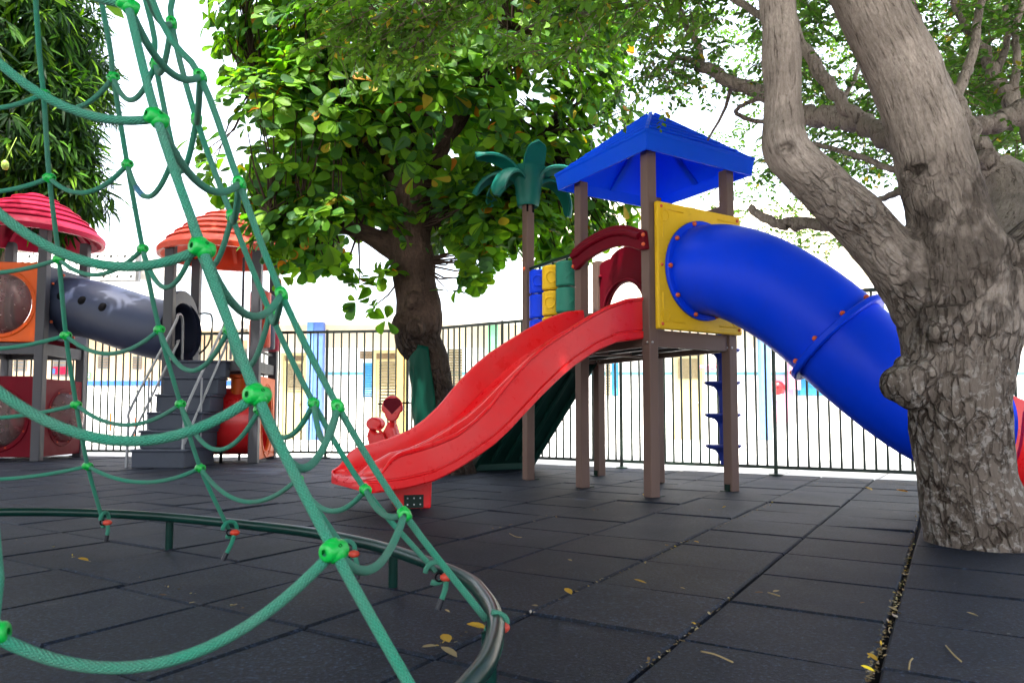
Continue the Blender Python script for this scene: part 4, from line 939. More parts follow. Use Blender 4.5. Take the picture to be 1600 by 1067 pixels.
bq = lp_('crawl_tube', MB().lathe([(0.42, -0.55), (0.45, -.55), (0.47, -.5), (0.47, .5), (0.45, .55), (0.42, .55), (0.42, -.55)], 40, Matrix.Translation((-4.06, 10.12, 0.56)) @ Matrix.Rotation(R(90), 4, 'Y') @ Matrix.Rotation(R(-5), 4, 'X')), 'red', smooth=40)
lp_('spout', MB().lathe([(0.0, 0.96), (0.10, 0.97), (0.10, 1.2), (0.15, 1.22), (0.15, 1.26), (0, 1.27)], 20, Matrix.Translation((-3.83, 9.95, -0.05))), 'orange', smooth=40)
lp_('tube_foot', MB().cyl((-3.95, 9.7, 0), (-3.95, 9.7, .2), .02), 'hole')

# ================================================================== spring rider
sx, sy = gnd(605, 733, 0).x, 8.75
sp_ = thing('spring_rider', 'small red motorbike spring rider with a shield front standing by the trunk', 'spring rider', ((604 - 800) / FPX * sy, sy, 0), R(-22))
sp_.scale = (.84, .84, .84)
def s_(name, mb, mat, par=None, **k): return mb.build(name, M[mat], par or sp_, **k)
s_('spring', MB().tube([(0.09 * math.cos(t), 0.09 * math.sin(t), 0.02 + 0.013 * t) for t in np.linspace(0, 6.283 * 3.2, 80)], 0.014, 8), 'hole', smooth=60)
body = s_('body', MB().prism([(-.24, .0), (.20, .0), (.24, .12), (.16, .36), (.06, .40), (-.02, .25), (-.14, .22), (-.26, .30), (-.30, .18)], 0.14, Matrix.Translation((0.0, 0.07, 0.28)) @ Matrix.Rotation(R(90), 4, 'X')), 'red', bevel=0.03)
sh = [(0.155 * math.cos(t) * (1.0 if math.sin(t) > -.2 else .78), 0.19 * math.sin(t)) for t in np.linspace(0, 6.283, 36, endpoint=False)]
MS = Matrix.Translation((0.17, -0.10, 0.86)) @ Matrix.Rotation(R(20), 4, 'Z') @ Matrix.Rotation(R(90), 4, 'X')
fs_ = s_('front_shield', MB().prism(sh, 0.06, MS), 'red', bevel=0.02)
vv_ = [(-.125, .05), (0, -.08), (.125, .05), (.12, .12), (.05, .15), (-.05, .15), (-.12, .12)]
s_('visor_mark', MB().prism(vv_, 0.066, MS), 'maroon', fs_, bevel=0.004)
s_('handlebar', MB().cyl((-.07, -.11, 0.93), (.42, -.02, 0.945), 0.012, n=10), 'hole', smooth=60)
s_('seat', MB().prism([(0.13 * math.cos(t), 0.10 * math.sin(t)) for t in np.linspace(0, 6.283, 24, endpoint=False)], 0.16, Matrix.Translation((-.18, 0.08, 0.64)) @ Matrix.Rotation(R(90), 4, 'X')), 'red', bevel=0.03)
s_('neck', MB().bar((0.12, 0, 0.5), (0.16, -.07, 0.82), 0.10, 0.08, (1, 0, 0)), 'red', bevel=0.02)
s_('side_rib', MB().tube(catmull([(-.2, -.09, .58), (-.05, -.1, .55), (.06, -.1, .40), (.12, -.09, .3)], 5), 0.022, 8), 'red', body, smooth=60)
s_('base_plate', MB().lathe([(0, 0), (.14, 0), (.14, .02), (0, .02)], 20), 'hole')

from mathutils.kdtree import KDTree
# ================================================================== trunks
def skeleton_mesh(name, paths, mat, parent, voxel, amp, freq, seed, extra=None, sm=2, stains=(), scars=()):
    mb = MB()
    for P, rad in paths:
        pts = catmull(P, 6); rr = [float(v) for v in np.interp(np.linspace(0, 1, len(pts)), np.linspace(0, 1, len(rad)), rad)]
        mb.tube(pts, rr, 20)
    if extra: extra(mb)
    tmp = mb.build('tmp_trunk', mat)
    md = tmp.modifiers.new('r', 'REMESH'); md.mode = 'VOXEL'; md.voxel_size = voxel; md.use_smooth_shade = True
    s = tmp.modifiers.new('s', 'SMOOTH'); s.factor = 0.5; s.iterations = sm * 3
    dg = bpy.context.evaluated_depsgraph_get(); me = bpy.data.meshes.new_from_object(tmp.evaluated_get(dg)); bpy.data.objects.remove(tmp)
    n = len(me.vertices); co = np.zeros(n * 3); me.vertices.foreach_get('co', co); co = co.reshape(-1, 3)
    no = np.zeros(n * 3); me.vertices.foreach_get('normal', no); no = no.reshape(-1, 3)
    best = np.full(n, 1e9); bark = np.zeros((n, 3))          # bark runs along the limbs in frames carried smoothly along each one
    for P, rad in paths:
        pts = np.array(catmull(P, 40)); T = np.gradient(pts, axis=0); T /= np.linalg.norm(T, axis=1, keepdims=True)
        rr = np.interp(np.linspace(0, 1, len(pts)), np.linspace(0, 1, len(rad)), rad); kd = KDTree(len(pts))
        for k, p in enumerate(pts): kd.insert(p, k)
        kd.balance(); acc = np.concatenate([[0], np.cumsum(np.linalg.norm(np.diff(pts, axis=0), axis=1))])
        X = np.zeros_like(pts); x = np.cross(T[0], (0, 1.0, 0)); x /= np.linalg.norm(x)
        for k in range(len(pts)): x = x - T[k] * (x @ T[k]); x /= np.linalg.norm(x); X[k] = x
        Y = np.cross(X, T); near = np.array([kd.find(c)[1:] for c in co]); ix = near[:, 0].astype(int); dist = near[:, 1] - rr[ix]; q = co - pts[ix]
        k = dist < best; best[k] = dist[k]
        bb = np.stack([np.sum(q * X[ix], 1), np.sum(q * Y[ix], 1), acc[ix] + np.sum(q * T[ix], 1)], 1); bark[k] = bb[k]
    scar = np.zeros(n); sh_ = np.zeros(n)
    for c_, r_ in scars:
        dd = np.linalg.norm((co - np.array(c_)) * np.array([1, .45, 1.25]), axis=1) + 0.12 * r_ * np.array([noise.noise(Vector(p) * 30) for p in co]); fr = no[:, 1] < 0.2
        sh_ += fr * r_ * (0.28 * np.exp(-((dd - r_) / (.28 * r_)) ** 2) - 0.30 * (dd < .8 * r_)); scar = np.maximum(scar, fr * np.where(dd < .82 * r_, 0.55 + 0.3 * np.sin(dd / r_ * 22), np.where(dd < 1.25 * r_, .25, 0)))
    for i in range(n):
        p = Vector(bark[i]); w_ = Vector(co[i])
        h = amp * 1.5 * (noise.noise(w_ * freq * 0.45 + Vector((seed, 0, 0))))
        h += amp * 0.55 * noise.noise(Vector((p.x * freq * 2, p.y * freq * 2, p.z * freq * 1.1)) + Vector((0, seed, 0)))
        h += amp * 0.28 * (0.5 - abs(noise.noise(Vector((p.x * freq * 4, p.y * freq * 4, p.z * freq * .8)))) * 2)
        co[i] += no[i] * (h + sh_[i])
    me.vertices.foreach_set('co', co.ravel()); at_ = me.attributes.new('bark', 'FLOAT_VECTOR', 'POINT'); at_.data.foreach_set('vector', bark.ravel())
    ag = me.attributes.new('trunk_low', 'FLOAT', 'POINT'); zz = co[:, 2] + 0.5 * np.array([noise.noise(Vector(p) * 2.5) for p in co]); ag.data.foreach_set('value', (np.clip((1.75 - zz) / 0.9, 0, 1) * 0.85).astype(np.float32))
    st = me.attributes.new('stain', 'FLOAT', 'POINT'); sv = np.zeros(n)
    for c_, r_ in stains: sv = np.maximum(sv, np.clip(1.25 - np.linalg.norm((co - np.array(c_)) / np.array(r_), axis=1) + 1.3 * np.array([noise.noise(Vector(p) * 11) + .5 * noise.noise(Vector(p) * 33) for p in co]), 0, 0.6))
    sv = np.maximum(sv, np.clip(scar, 0, 0.9)); st.data.foreach_set('value', sv.astype(np.float32))
    inv = WM[parent.name].inverted()
    me.transform(inv); me.update(); me.shade_smooth(); me.materials.clear(); me.materials.append(mat)
    o = bpy.data.objects.new(name, me); COL.objects.link(o); o.parent = parent; WM[o.name] = WM[parent.name]; return o
def pxr(r, y): return r / FPX * y
DT = 3.62
rt_ = thing('shade_tree', 'big grey-barked tree with forked limbs and small leaves at the right', 'tree', (2.36, DT, 0))
def pth(lst): return [at(px, py, y) for px, py, y, _ in lst], [pxr(r, y) for *_, y, r in lst]
main_ = [(1536, 885, 3.62, 88), (1530, 838, 3.62, 77), (1514, 760, 3.62, 69), (1503, 690, 3.62, 68), (1496, 620, 3.62, 73), (1497, 560, 3.62, 80), (1500, 500, 3.62, 88), (1502, 440, 3.63, 88)]
L1 = [(1490, 540, 3.64, 60), (1452, 470, 3.64, 58), (1405, 415, 3.62, 48), (1345, 350, 3.58, 41), (1288, 293, 3.54, 38), (1240, 250, 3.50, 36), (1224, 222, 3.48, 34), (1222, 190, 3.48, 31), (1222, 120, 3.46, 29), (1216, 30, 3.44, 29), (1208, -80, 3.4, 29), (1190, -260, 3.35, 26)]
L2 = [(1500, 500, 3.60, 80), (1492, 400, 3.56, 70), (1476, 310, 3.52, 58), (1444, 205, 3.48, 54), (1414, 123, 3.45, 53), (1378, 45, 3.42, 52), (1352, -10, 3.4, 51), (1295, -130, 3.35, 49), (1230, -280, 3.3, 45)]
L3 = [(1510, 500, 3.68, 74), (1550, 430, 3.76, 62), (1580, 370, 3.9, 50), (1588, 325, 4.05, 44), (1570, 285, 4.2, 36), (1548, 262, 4.25, 28)]
L4 = [(1530, 480, 3.64, 70), (1600, 420, 3.55, 60), (1680, 340, 3.5, 50), (1760, 230, 3.5, 44), (1850, 60, 3.5, 38)]
def knob(mb):
    for px, py, y, r in ((1408, 600, 3.56, 31), (1425, 615, 3.54, 26), (1443, 585, 3.5, 24), (1412, 570, 3.6, 16), (1243, 238, 3.46, 22), (1232, 243, 3.5, 24), (1465, 515, 3.4, 22), (1560, 395, 3.5, 30)): mb.ball(at(px, py, y), pxr(r, y), 12)
skeleton_mesh('trunk', [pth(q) for q in (main_, L1, L2, L3, L4)], M['bark_grey'], rt_, 0.013, 0.011, 9.0, 3.1, knob, stains=((tuple(at(1515, 400, 3.4)), (.22, .5, .30)), (tuple(at(1545, 330, 3.5)), (.15, .5, .16)), (tuple(at(1470, 480, 3.4)), (.10, .4, .08))), scars=((tuple(at(1437, 262, 3.36)), pxr(18, 3.4)), (tuple(at(1398, 345, 3.4)), pxr(8, 3.4)), (tuple(at(1463, 338, 3.36)), pxr(7, 3.4)), (tuple(at(1228, 232, 3.4)), pxr(12, 3.4)), (tuple(at(1405, 500, 3.45)), pxr(9, 3.4)), (tuple(at(1398, 85, 3.36)), pxr(7, 3.4)), (tuple(at(1425, 130, 3.36)), pxr(5, 3.4))))
def branch(parent, lst, mat, name='branch'):
    P, rad = pth(lst); rad = [r * .84 for r in rad]; pts = catmull(P, 6); rr = [float(v) for v in np.interp(np.linspace(0, 1, len(pts)), np.linspace(0, 1, len(rad)), rad)]
    rb = random.Random(len(pts) + int(P[0].x * 100)); pts = [p + Vector((rb.uniform(-.3, .3), rb.uniform(-.3, .3), rb.uniform(-.3, .3))) * r for p, r in zip(pts, rr)]
    o = MB().tube(pts, rr, 10).build(name, mat, parent, 180, world=True)
    a = o.data.attributes.new('bark', 'FLOAT_VECTOR', 'POINT'); c = np.zeros(len(o.data.vertices) * 3); o.data.vertices.foreach_get('co', c); a.data.foreach_set('vector', c)
    g_ = o.data.attributes.new('trunk_low', 'FLOAT', 'POINT'); g_.data.foreach_set('value', [0.12] * len(o.data.vertices)); return o
BR = [
 [(1445, 245, 3.62, 19), (1400, 225, 3.8, 19), (1350, 192, 4.1, 18), (1300, 184, 4.4, 19), (1260, 180, 4.6, 17), (1200, 150, 4.8, 14), (1145, 128, 5.0, 12), (1105, 108, 5.1, 11), (1092, 104, 5.15, 9)],
 [(1345, 190, 4.1, 13), (1310, 155, 4.2, 12), (1275, 105, 4.3, 12), (1250, 60, 4.4, 10), (1215, -20, 4.5, 9)],
 [(1095, 106, 5.15, 9), (1090, 70, 5.2, 7), (1072, 40, 5.2, 6), (1060, 10, 5.3, 5), (1045, -30, 5.3, 4)],
 [(1098, 106, 5.1, 8), (1075, 92, 5.2, 5), (1050, 96, 5.2, 4), (1035, 120, 5.3, 3)],
 [(1310, 355, 3.62, 12), (1275, 352, 3.8, 10), (1245, 350, 3.95, 13), (1215, 350, 4.0, 9), (1190, 338, 4.05, 8), (1172, 325, 4.1, 7)],
 [(1455, 285, 3.6, 10), (1410, 300, 3.7, 8), (1370, 312, 3.9, 5), (1330, 318, 4.0, 4), (1280, 300, 4.1, 3)],
 [(1430, 265, 3.6, 9), (1385, 262, 3.8, 6), (1330, 240, 4.0, 5), (1270, 225, 4.2, 4), (1230, 225, 4.3, 3)],
 [(1545, 262, 4.2, 22), (1520, 215, 4.3, 17), (1500, 170, 4.35, 14), (1490, 145, 4.35, 12), (1468, 110, 4.4, 9), (1445, 70, 4.4, 9), (1430, 20, 4.5, 8), (1420, -40, 4.5, 7)],
 [(1492, 150, 4.35, 11), (1512, 110, 4.4, 10), (1524, 60, 4.4, 8), (1533, 0, 4.5, 7), (1540, -60, 4.5, 6)],
 [(1600, 175, 4.4, 22), (1565, 190, 4.4, 20), (1530, 195, 4.4, 16), (1500, 185, 4.5, 8)],
 [(1620, 230, 4.4, 18), (1580, 160, 4.5, 16), (1550, 110, 4.6, 12), (1535, 75, 4.6, 9), (1500, 30, 4.7, 6), (1480, -30, 4.7, 5)],
 [(1580, 160, 4.5, 9), (1590, 100, 4.5, 7), (1585, 50, 4.6, 6), (1600, 0, 4.6, 6)], [(1555, 115, 4.6, 8), (1575, 60, 4.7, 6), (1570, 10, 4.7, 5)],
 [(1200, 150, 4.8, 6), (1170, 160, 5, 4), (1150, 175, 5.1, 4), (1180, 190, 5.1, 4), (1215, 192, 5, 4)], [(1145, 128, 5.0, 5), (1130, 175, 5.2, 3), (1105, 220, 5.3, 2)],
 [(1300, 184, 4.4, 7), (1320, 150, 4.5, 5), (1340, 110, 4.6, 4), (1345, 60, 4.7, 3)],
 [(1222, 60, 3.46, 9), (1180, 20, 3.9, 7), (1120, -10, 4.2, 6), (1040, -5, 4.6, 5), (960, 15, 4.9, 4), (860, 30, 5.1, 3), (790, 60, 5.2, 2)],
 [(1210, -60, 3.4, 12), (1100, -90, 4.0, 9), (960, -60, 4.5, 7), (840, -30, 4.8, 6), (720, 0, 5.0, 5), (660, 40, 5.05, 4), (620, 80, 5.1, 2)],
 [(840, -30, 4.8, 5), (760, -20, 4.9, 4), (640, 10, 5, 3), (560, 40, 5, 2), (520, 55, 5, 2)], [(960, -60, 4.5, 5), (940, 10, 4.8, 3), (900, 80, 4.9, 2), (890, 100, 5, 2)], [(720, 0, 5.0, 4), (690, 30, 5, 2.5), (665, 60, 5, 2), (640, 75, 5, 1.5)],
]
for q in BR: branch(rt_, q, M['bark_grey'])
# trunk of the almond tree
AD = 8.0
al = thing('almond_tree', 'broad-leaved tree with dark rough trunk and orange leaves beside the red slide', 'tree', (at(702, 735, AD).x, AD, 0))
am_ = [(706, 760, 8.0, 44), (700, 715, 8.0, 35), (692, 650, 8.0, 28), (680, 600, 8.0, 27), (671, 555, 8.0, 29), (654, 530, 8.0, 36), (655, 500, 8.0, 37), (650, 450, 8.0, 33), (645, 410, 8.0, 36), (640, 360, 8.0, 34), (645, 290, 8.0, 28), (655, 200, 8.05, 22), (660, 90, 8.1, 14), (655, -60, 8.2, 7)]
aL = [[(640, 400, 8.0, 24), (600, 380, 7.95, 18), (560, 362, 7.8, 13), (520, 352, 7.7, 9), (470, 340, 7.6, 6), (420, 330, 7.5, 4)], [(648, 380, 8.0, 22), (690, 320, 8.1, 15), (730, 270, 8.2, 11), (790, 230, 8.3, 8), (850, 210, 8.4, 5)], [(648, 330, 8.0, 18), (600, 250, 8.1, 13), (540, 190, 8.2, 9), (470, 150, 8.3, 6), (400, 130, 8.4, 4)], [(648, 300, 8.0, 16), (700, 220, 7.8, 12), (750, 130, 7.7, 9), (800, 50, 7.7, 5)]]
def aknob(mb):
    for px, py, y, r in ((632, 505, 7.9, 20), (636, 530, 7.9, 16), (646, 470, 7.75, 15), (650, 515, 7.7, 16)): mb.ball(at(px, py, y), pxr(r, y), 10)
skeleton_mesh('trunk', [pth(am_), pth(aL[0]), pth(aL[1]), pth(aL[2]), pth(aL[3])], M['bark_brown'], al, 0.022, 0.017, 6.0, 8.2, aknob, 1)
# wrapped vinyl pad
def pad():
    mb = MB(); nz, na = 26, 30; vs = []; fs = []
    for i in range(nz + 1):
        f = i / nz; z = 0.12 + f * (1.40 - 0.12); py = None
        c = at(0, 0, 1)
        cx = np.interp(z, [0.0, 0.5, 0.9, 1.3, 1.5], [-0.79, -0.84, -0.875, -0.935, -0.955]); cy = 8.0
        r = np.interp(z, [0, .5, .9, 1.4], [0.26, 0.25, 0.245, 0.245])
        for k in range(na + 1):
            a = R(125) + R(152) * k / na
            w_ = 0.016 * noise.noise(Vector((math.cos(a) * 3, math.sin(a) * 3, z * 4))) + 0.014 * math.sin(a * 7 + z * 9) * noise.noise(Vector((a * 2, z * 3, 5)))
            w_ += 0.012 * max(0, 1 - abs((a - R(215)) * 0.55 - (z - 1.0)) * 18)
            vs.append(((cx + math.cos(a) * (r + w_)), cy + math.sin(a) * (r + w_), z + 0.02 * math.sin(a * 2) * f))
    for i in range(nz):
        for k in range(na): q = i * (na + 1) + k; fs.append((q, q + 1, q + na + 2, q + na + 1))
    return mb.add(vs, fs)
pd = pad().build('trunk_pad', plastic('pad_green', (0.002, 0.04, 0.026), 0.42, 0.0, 0.4, 0, 0.07), None, 60)
sl_ = pd.modifiers.new('t', 'SOLIDIFY'); sl_.thickness = 0.012
tag(pd, 'dark green vinyl pad wrapped round the rough brown trunk', 'pad')

# ================================================================== foliage
def leaf_cloud(name, tmpl, tf, pos, along, nrm, size, col, mat, parent, jit=0.0):
    n, k = len(pos), len(tmpl); T = np.asarray(tmpl, float)
    y = along / np.linalg.norm(along, axis=1, keepdims=True); z = nrm - (np.sum(nrm * y, 1, keepdims=True)) * y; z /= np.linalg.norm(z, axis=1, keepdims=True) + 1e-9; x = np.cross(y, z)
    V = pos[:, None, :] + size[:, None, None] * (T[None, :, 0:1] * x[:, None, :] + T[None, :, 1:2] * y[:, None, :] + T[None, :, 2:3] * z[:, None, :])
    V = V.reshape(-1, 3)
    if parent is not None: V = V - np.array(WM[parent.name].translation)
    ne = len(tf[0]); F = (np.asarray(tf)[None] + (np.arange(n) * k)[:, None, None]).reshape(-1)
    me = bpy.data.meshes.new(name); me.vertices.add(n * k); me.vertices.foreach_set('co', V.ravel())
    nf = n * len(tf); me.loops.add(len(F)); me.loops.foreach_set('vertex_index', F.astype(np.int32)); me.polygons.add(nf)
    me.polygons.foreach_set('loop_start', np.arange(nf, dtype=np.int32) * ne)
    me.update(calc_edges=True); me.validate()
    a = me.attributes.new('Col', 'FLOAT_COLOR', 'POINT'); c = np.ones((n * k, 4)); c[:, :3] = np.repeat(col, k, axis=0); a.data.foreach_set('color', c.ravel())
    me.shade_smooth(); me.materials.append(mat); o = bpy.data.objects.new(name, me); COL.objects.link(o)
    if parent is not None: o.parent = parent
    WM[o.name] = WM[parent.name] if parent is not None else Matrix(); return o
def strip(ws, ts, bend, fold):
    V = []; F = []
    for w_, t in zip(ws, ts):
        b = -bend * t * t
        V += [(-w_, t, b + fold * w_), (0, t, b), (w_, t, b + fold * w_)]
    for i in range(len(ws) - 1):
        o = 3 * i; F += [(o, o + 1, o + 4, o + 3), (o + 1, o + 2, o + 5, o + 4)]
    return V, F
AL_T, AL_F = strip([0.02, .10, .20, .275, .30, .22, .02], [0, .18, .42, .64, .82, .95, 1.0], 0.22, 0.25)
MG_T, MG_F = strip([0.012, .055, .064, .045, .006], [0, .2, .5, .8, 1.0], 0.45, 0.3)
SM_T, SM_F = strip([0.02, .24, .25, .02], [0, .3, .65, 1.0], 0.15, 0.25)
def unit(n):
    v = rng.normal(size=(n, 3)); return v / np.linalg.norm(v, axis=1, keepdims=True)
def pal(n, cols, p, var=0.25):
    i = rng.choice(len(cols), n, p=p); c = np.array(cols)[i] * (1 + var * rng.uniform(-1, 1, (n, 1))); c[:, 0] *= 1 + 0.12 * rng.uniform(-1, 1, n); return np.clip(c, 0.002, 0.9)
def np_at(px, py, y):
    a = (px - 800) / FPX; b = (533.5 + SH - py) / FPX; dx, dy, dz = a, CT - ST * b, ST + CT * b
    return np.stack([dx * y / dy, y, EYE + dz * y / dy], 1)
def np_px(P):
    q = P - np.array([0, 0, EYE]); w_ = q[:, 1] * CT + q[:, 2] * ST; return 800 + FPX * q[:, 0] / w_, 533.5 + SH - FPX * (-q[:, 1] * ST + q[:, 2] * CT) / w_
# --- almond crown: rosettes of broad leaves at twig ends
def almond():
    C = [((-0.75, 8.3, 4.55), (2.2, 1.7, 1.9)), ((-2.3, 8.1, 3.75), (1.35, 1.2, 1.0)), ((-1.95, 7.9, 2.72), (1.05, 0.9, 0.42)), ((0.3, 8.6, 3.2), (1.25, 0.9, 0.85)), ((-1.9, 8.5, 5.6), (1.9, 1.5, 1.5)), ((0.2, 8.5, 5.6), (1.5, 1.4, 1.2)), ((-0.25, 7.9, 2.85), (.75, .6, .45))]
    pts = []; out = []
    for c, r in C:
        n = int(470 * r[0] * r[1] * r[2] ** 0.5 / 1.2)
        u = unit(n); rad = rng.uniform(0.25, 1, (n, 1)) ** 0.45; p = np.array(c) + u * rad * np.array(r); pts.append(p); out.append(u)
    P = np.concatenate(pts); U = np.concatenate(out)
    nz = np.array([noise.noise(Vector(p) * 1.1) for p in P]); k = nz > -0.16; P, U = P[k], U[k]
    # low hanging sprigs
    sp = np.concatenate([np_at(rng.normal(px, 11, n), rng.normal(py, 13, n), np.full(n, y)) for px, py, n, y in ((745, 425, 9, 7.7), (735, 395, 8, 7.8), (775, 400, 6, 7.9), (595, 478, 1, 7.6), (598, 500, 1, 7.6), (612, 440, 3, 7.6), (690, 465, 2, 7.8), (850, 350, 5, 7.9), (905, 345, 5, 8.1), (500, 415, 6, 7.6), (450, 415, 4, 7.7), (550, 430, 6, 7.7), (975, 330, 5, 8.3))])
    P = np.concatenate([P, sp]); U = np.concatenate([U, np.tile([0, -.3, -.6], (len(sp), 1))])
    m = len(P); per = rng.integers(5, 10, m); idx = np.repeat(np.arange(m), per); n = len(idx)
    ax = U * 0.6 + np.array([0, -0.1, 0.55]) + 0.35 * unit(m); ax /= np.linalg.norm(ax, axis=1, keepdims=True)
    a = ax[idx]; rd = unit(n); rd -= np.sum(rd * a, 1, keepdims=True) * a; rd /= np.linalg.norm(rd, axis=1, keepdims=True)
    droop = rng.uniform(-0.5, 0.6, (n, 1)); al_ = rd + a * 0.25 + np.array([0, 0, -0.25]) * (droop + .3)
    nr = a + 0.35 * unit(n) + rd * 0.2
    sz = rng.uniform(0.105, 0.205, n)
    col = pal(n, [(0.08, 0.20, 0.014), (0.135, 0.275, 0.016), (0.045, 0.135, 0.018), (0.05, 0.135, 0.05), (0.40, 0.15, 0.012), (0.30, 0.22, 0.02)], [.36, .26, .22, .13, .012, .018])
    leaf_cloud('crown', AL_T, AL_F, P[idx] + rd * 0.02, al_, nr, sz, col, M['leaf_almond'], al)
    tw = MB(); rt = random.Random(2); tips = [at(px, py, y) for q in aL for px, py, y, r in q[2:]] + [at(px, py, y) for px, py, y, r in am_[8:]]
    for i in range(0, m, 3):
        p = Vector(P[i]); t = min(tips, key=lambda v: (v - p).length); d = p - t
        if d.length > 1.9: t = p - d.normalized() * 1.0
        mid = t + d * .5 + Vector((rt.uniform(-.1, .1), rt.uniform(-.1, .1), rt.uniform(-.15, .05)))
        tw.tube([t, mid, p], [0.016, 0.010, 0.005], 5, cap=False)
    tw.build('twigs', M['bark_brown'], al, 180, world=True)
almond()
# --- shade tree: sprays of small leaves, in the picture and over the playground
def sprays(P, D, per, L, size, cols, pr, name, parent, mat, tmpl=None, twig=True, tr=0.004):
    m = len(P); D = D / np.linalg.norm(D, axis=1, keepdims=True)
    idx = np.repeat(np.arange(m), per); t = np.tile((np.arange(per) + 0.6) / per, m); n = len(idx)
    sag = np.zeros((n, 3)); sag[:, 2] = -0.28 * L * t ** 2
    base = P[idx] + D[idx] * (t * L)[:, None] + sag
    side = np.cross(D[idx], np.array([0, 0, 1.0]) + 0.3 * unit(m)[idx]); side /= np.linalg.norm(side, axis=1, keepdims=True)
    sg = np.where(np.arange(n) % 2, 1.0, -1.0)[:, None]
    al_ = side * sg + D[idx] * 0.7 + 0.45 * unit(n) + np.array([0, 0, -0.25]); nr = np.array([0, 0, 1.0]) + 0.75 * unit(n)
    T, F = tmpl or (SM_T, SM_F)
    o = leaf_cloud(name, T, F, base, al_, nr, rng.uniform(.7, 1.3, n) * size, pal(n, cols, pr), mat, parent)
    if twig:
        tw = MB(); D2 = D
        for i in range(m):
            p = Vector(P[i]); d = Vector(D2[i]); tw.tube([p - d * L * .25, p + d * L * .5 + Vector((0, 0, -.07 * L)), p + d * L + Vector((0, 0, -.28 * L))], [tr, tr * .7, tr * .35], 4, cap=False)
        tw.build('twigs', M['twig'], parent, 180, world=True)
    return o
GS = [(0.06, 0.145, 0.022), (0.10, 0.21, 0.025), (0.04, 0.10, 0.018), (0.36, 0.26, 0.03)]; GP = [.45, .30, .23, .02]
# background crown behind the limbs
n = 9500; px = rng.uniform(960, 1720, n); py = rng.uniform(-150, 395, n); y = rng.uniform(4.4, 8.6, n); P = np_at(px, py, y)
nz = np.array([noise.noise(Vector((a / 75, b / 75, c * .8))) for a, b, c in zip(px, py, y)])
keep = nz > np.where(px < 1180, 0.05, -0.12) + np.where(py > 330, 0.22, 0) + np.where((px > 1060) & (px < 1200) & (py > 30) & (py < 200), 0.12, 0) - np.where(px > 1470, .22, 0)
keep &= ~((px < 1200) & (py > 150) & (y < 7.2)) & ~((py > 265) & (y < 6.9)); keep &= rng.random(n) < 0.72
P = P[keep]; print('bg sprays', len(P))
sprays(P, np.stack([rng.normal(0, 1, len(P)), rng.normal(0, 1, len(P)), rng.normal(-.1, .5, len(P))], 1), 14, 0.27, 0.05, GS, GP, 'crown', rt_, M['leaf_small'], tr=0.0032)
# leafy boughs hanging into the top of the picture
pts = []
for q, dens in ((BR[16], 70), (BR[17], 110), (BR[18], 80), (BR[19], 40), (BR[20], 30)):
    pp_, _ = pth(q); cc = catmull(pp_, 8); k0 = len(cc) // 3
    for _ in range(dens): 
        p = random.choice(cc[k0:]); pts.append(p + Vector((random.gauss(0, .13), random.gauss(0, .16), random.gauss(0.02, .10))))
P = np.array(pts); qx, qy = np_px(P); P = P[(qy < 95) & ((qx < 930) | (qy < 45))]; D = np.stack([rng.normal(-.5, .7, len(P)), rng.normal(0, .6, len(P)), rng.normal(-.35, .35, len(P))], 1)
sprays(P, D, 12, 0.24, 0.062, [(0.10, 0.22, 0.025), (0.14, 0.28, 0.03), (0.07, 0.16, 0.02), (0.45, 0.32, 0.03)], [.45, .3, .22, .03], 'bough_leaves', rt_, M['leaf_small'])
# unseen leaf canopy above the view, put in and trimmed to shade the playground
n = 16500
P = np.stack([rng.uniform(-14, 9.5, n), rng.uniform(-4.0, 8.2, n), rng.uniform(5.3, 7.6, n)], 1)
lim = 0.40 * (P[:, 2])
yfence = np.where(P[:, 0] > KINK[0], RF.y + (P[:, 0] - RF.x) * RD.y / RD.x, 12.6)
P = P[(P[:, 1] + lim < yfence + 0.6)]; qx, qy = np_px(P); P = P[(P[:, 1] < 0.6) | (qy < -40)]
P = P[~((P[:, 0] < 2.2) & (P[:, 0] > -4.2) & (P[:, 1] > 5.2))]
print('top sprays', len(P))
sprays(P, np.stack([rng.normal(0, 1, len(P)), rng.normal(0, 1, len(P)), rng.normal(0, .3, len(P))], 1), 10, 0.5, 0.23, GS, GP, 'shade_canopy', rt_, M['leaf_small'], twig=False)
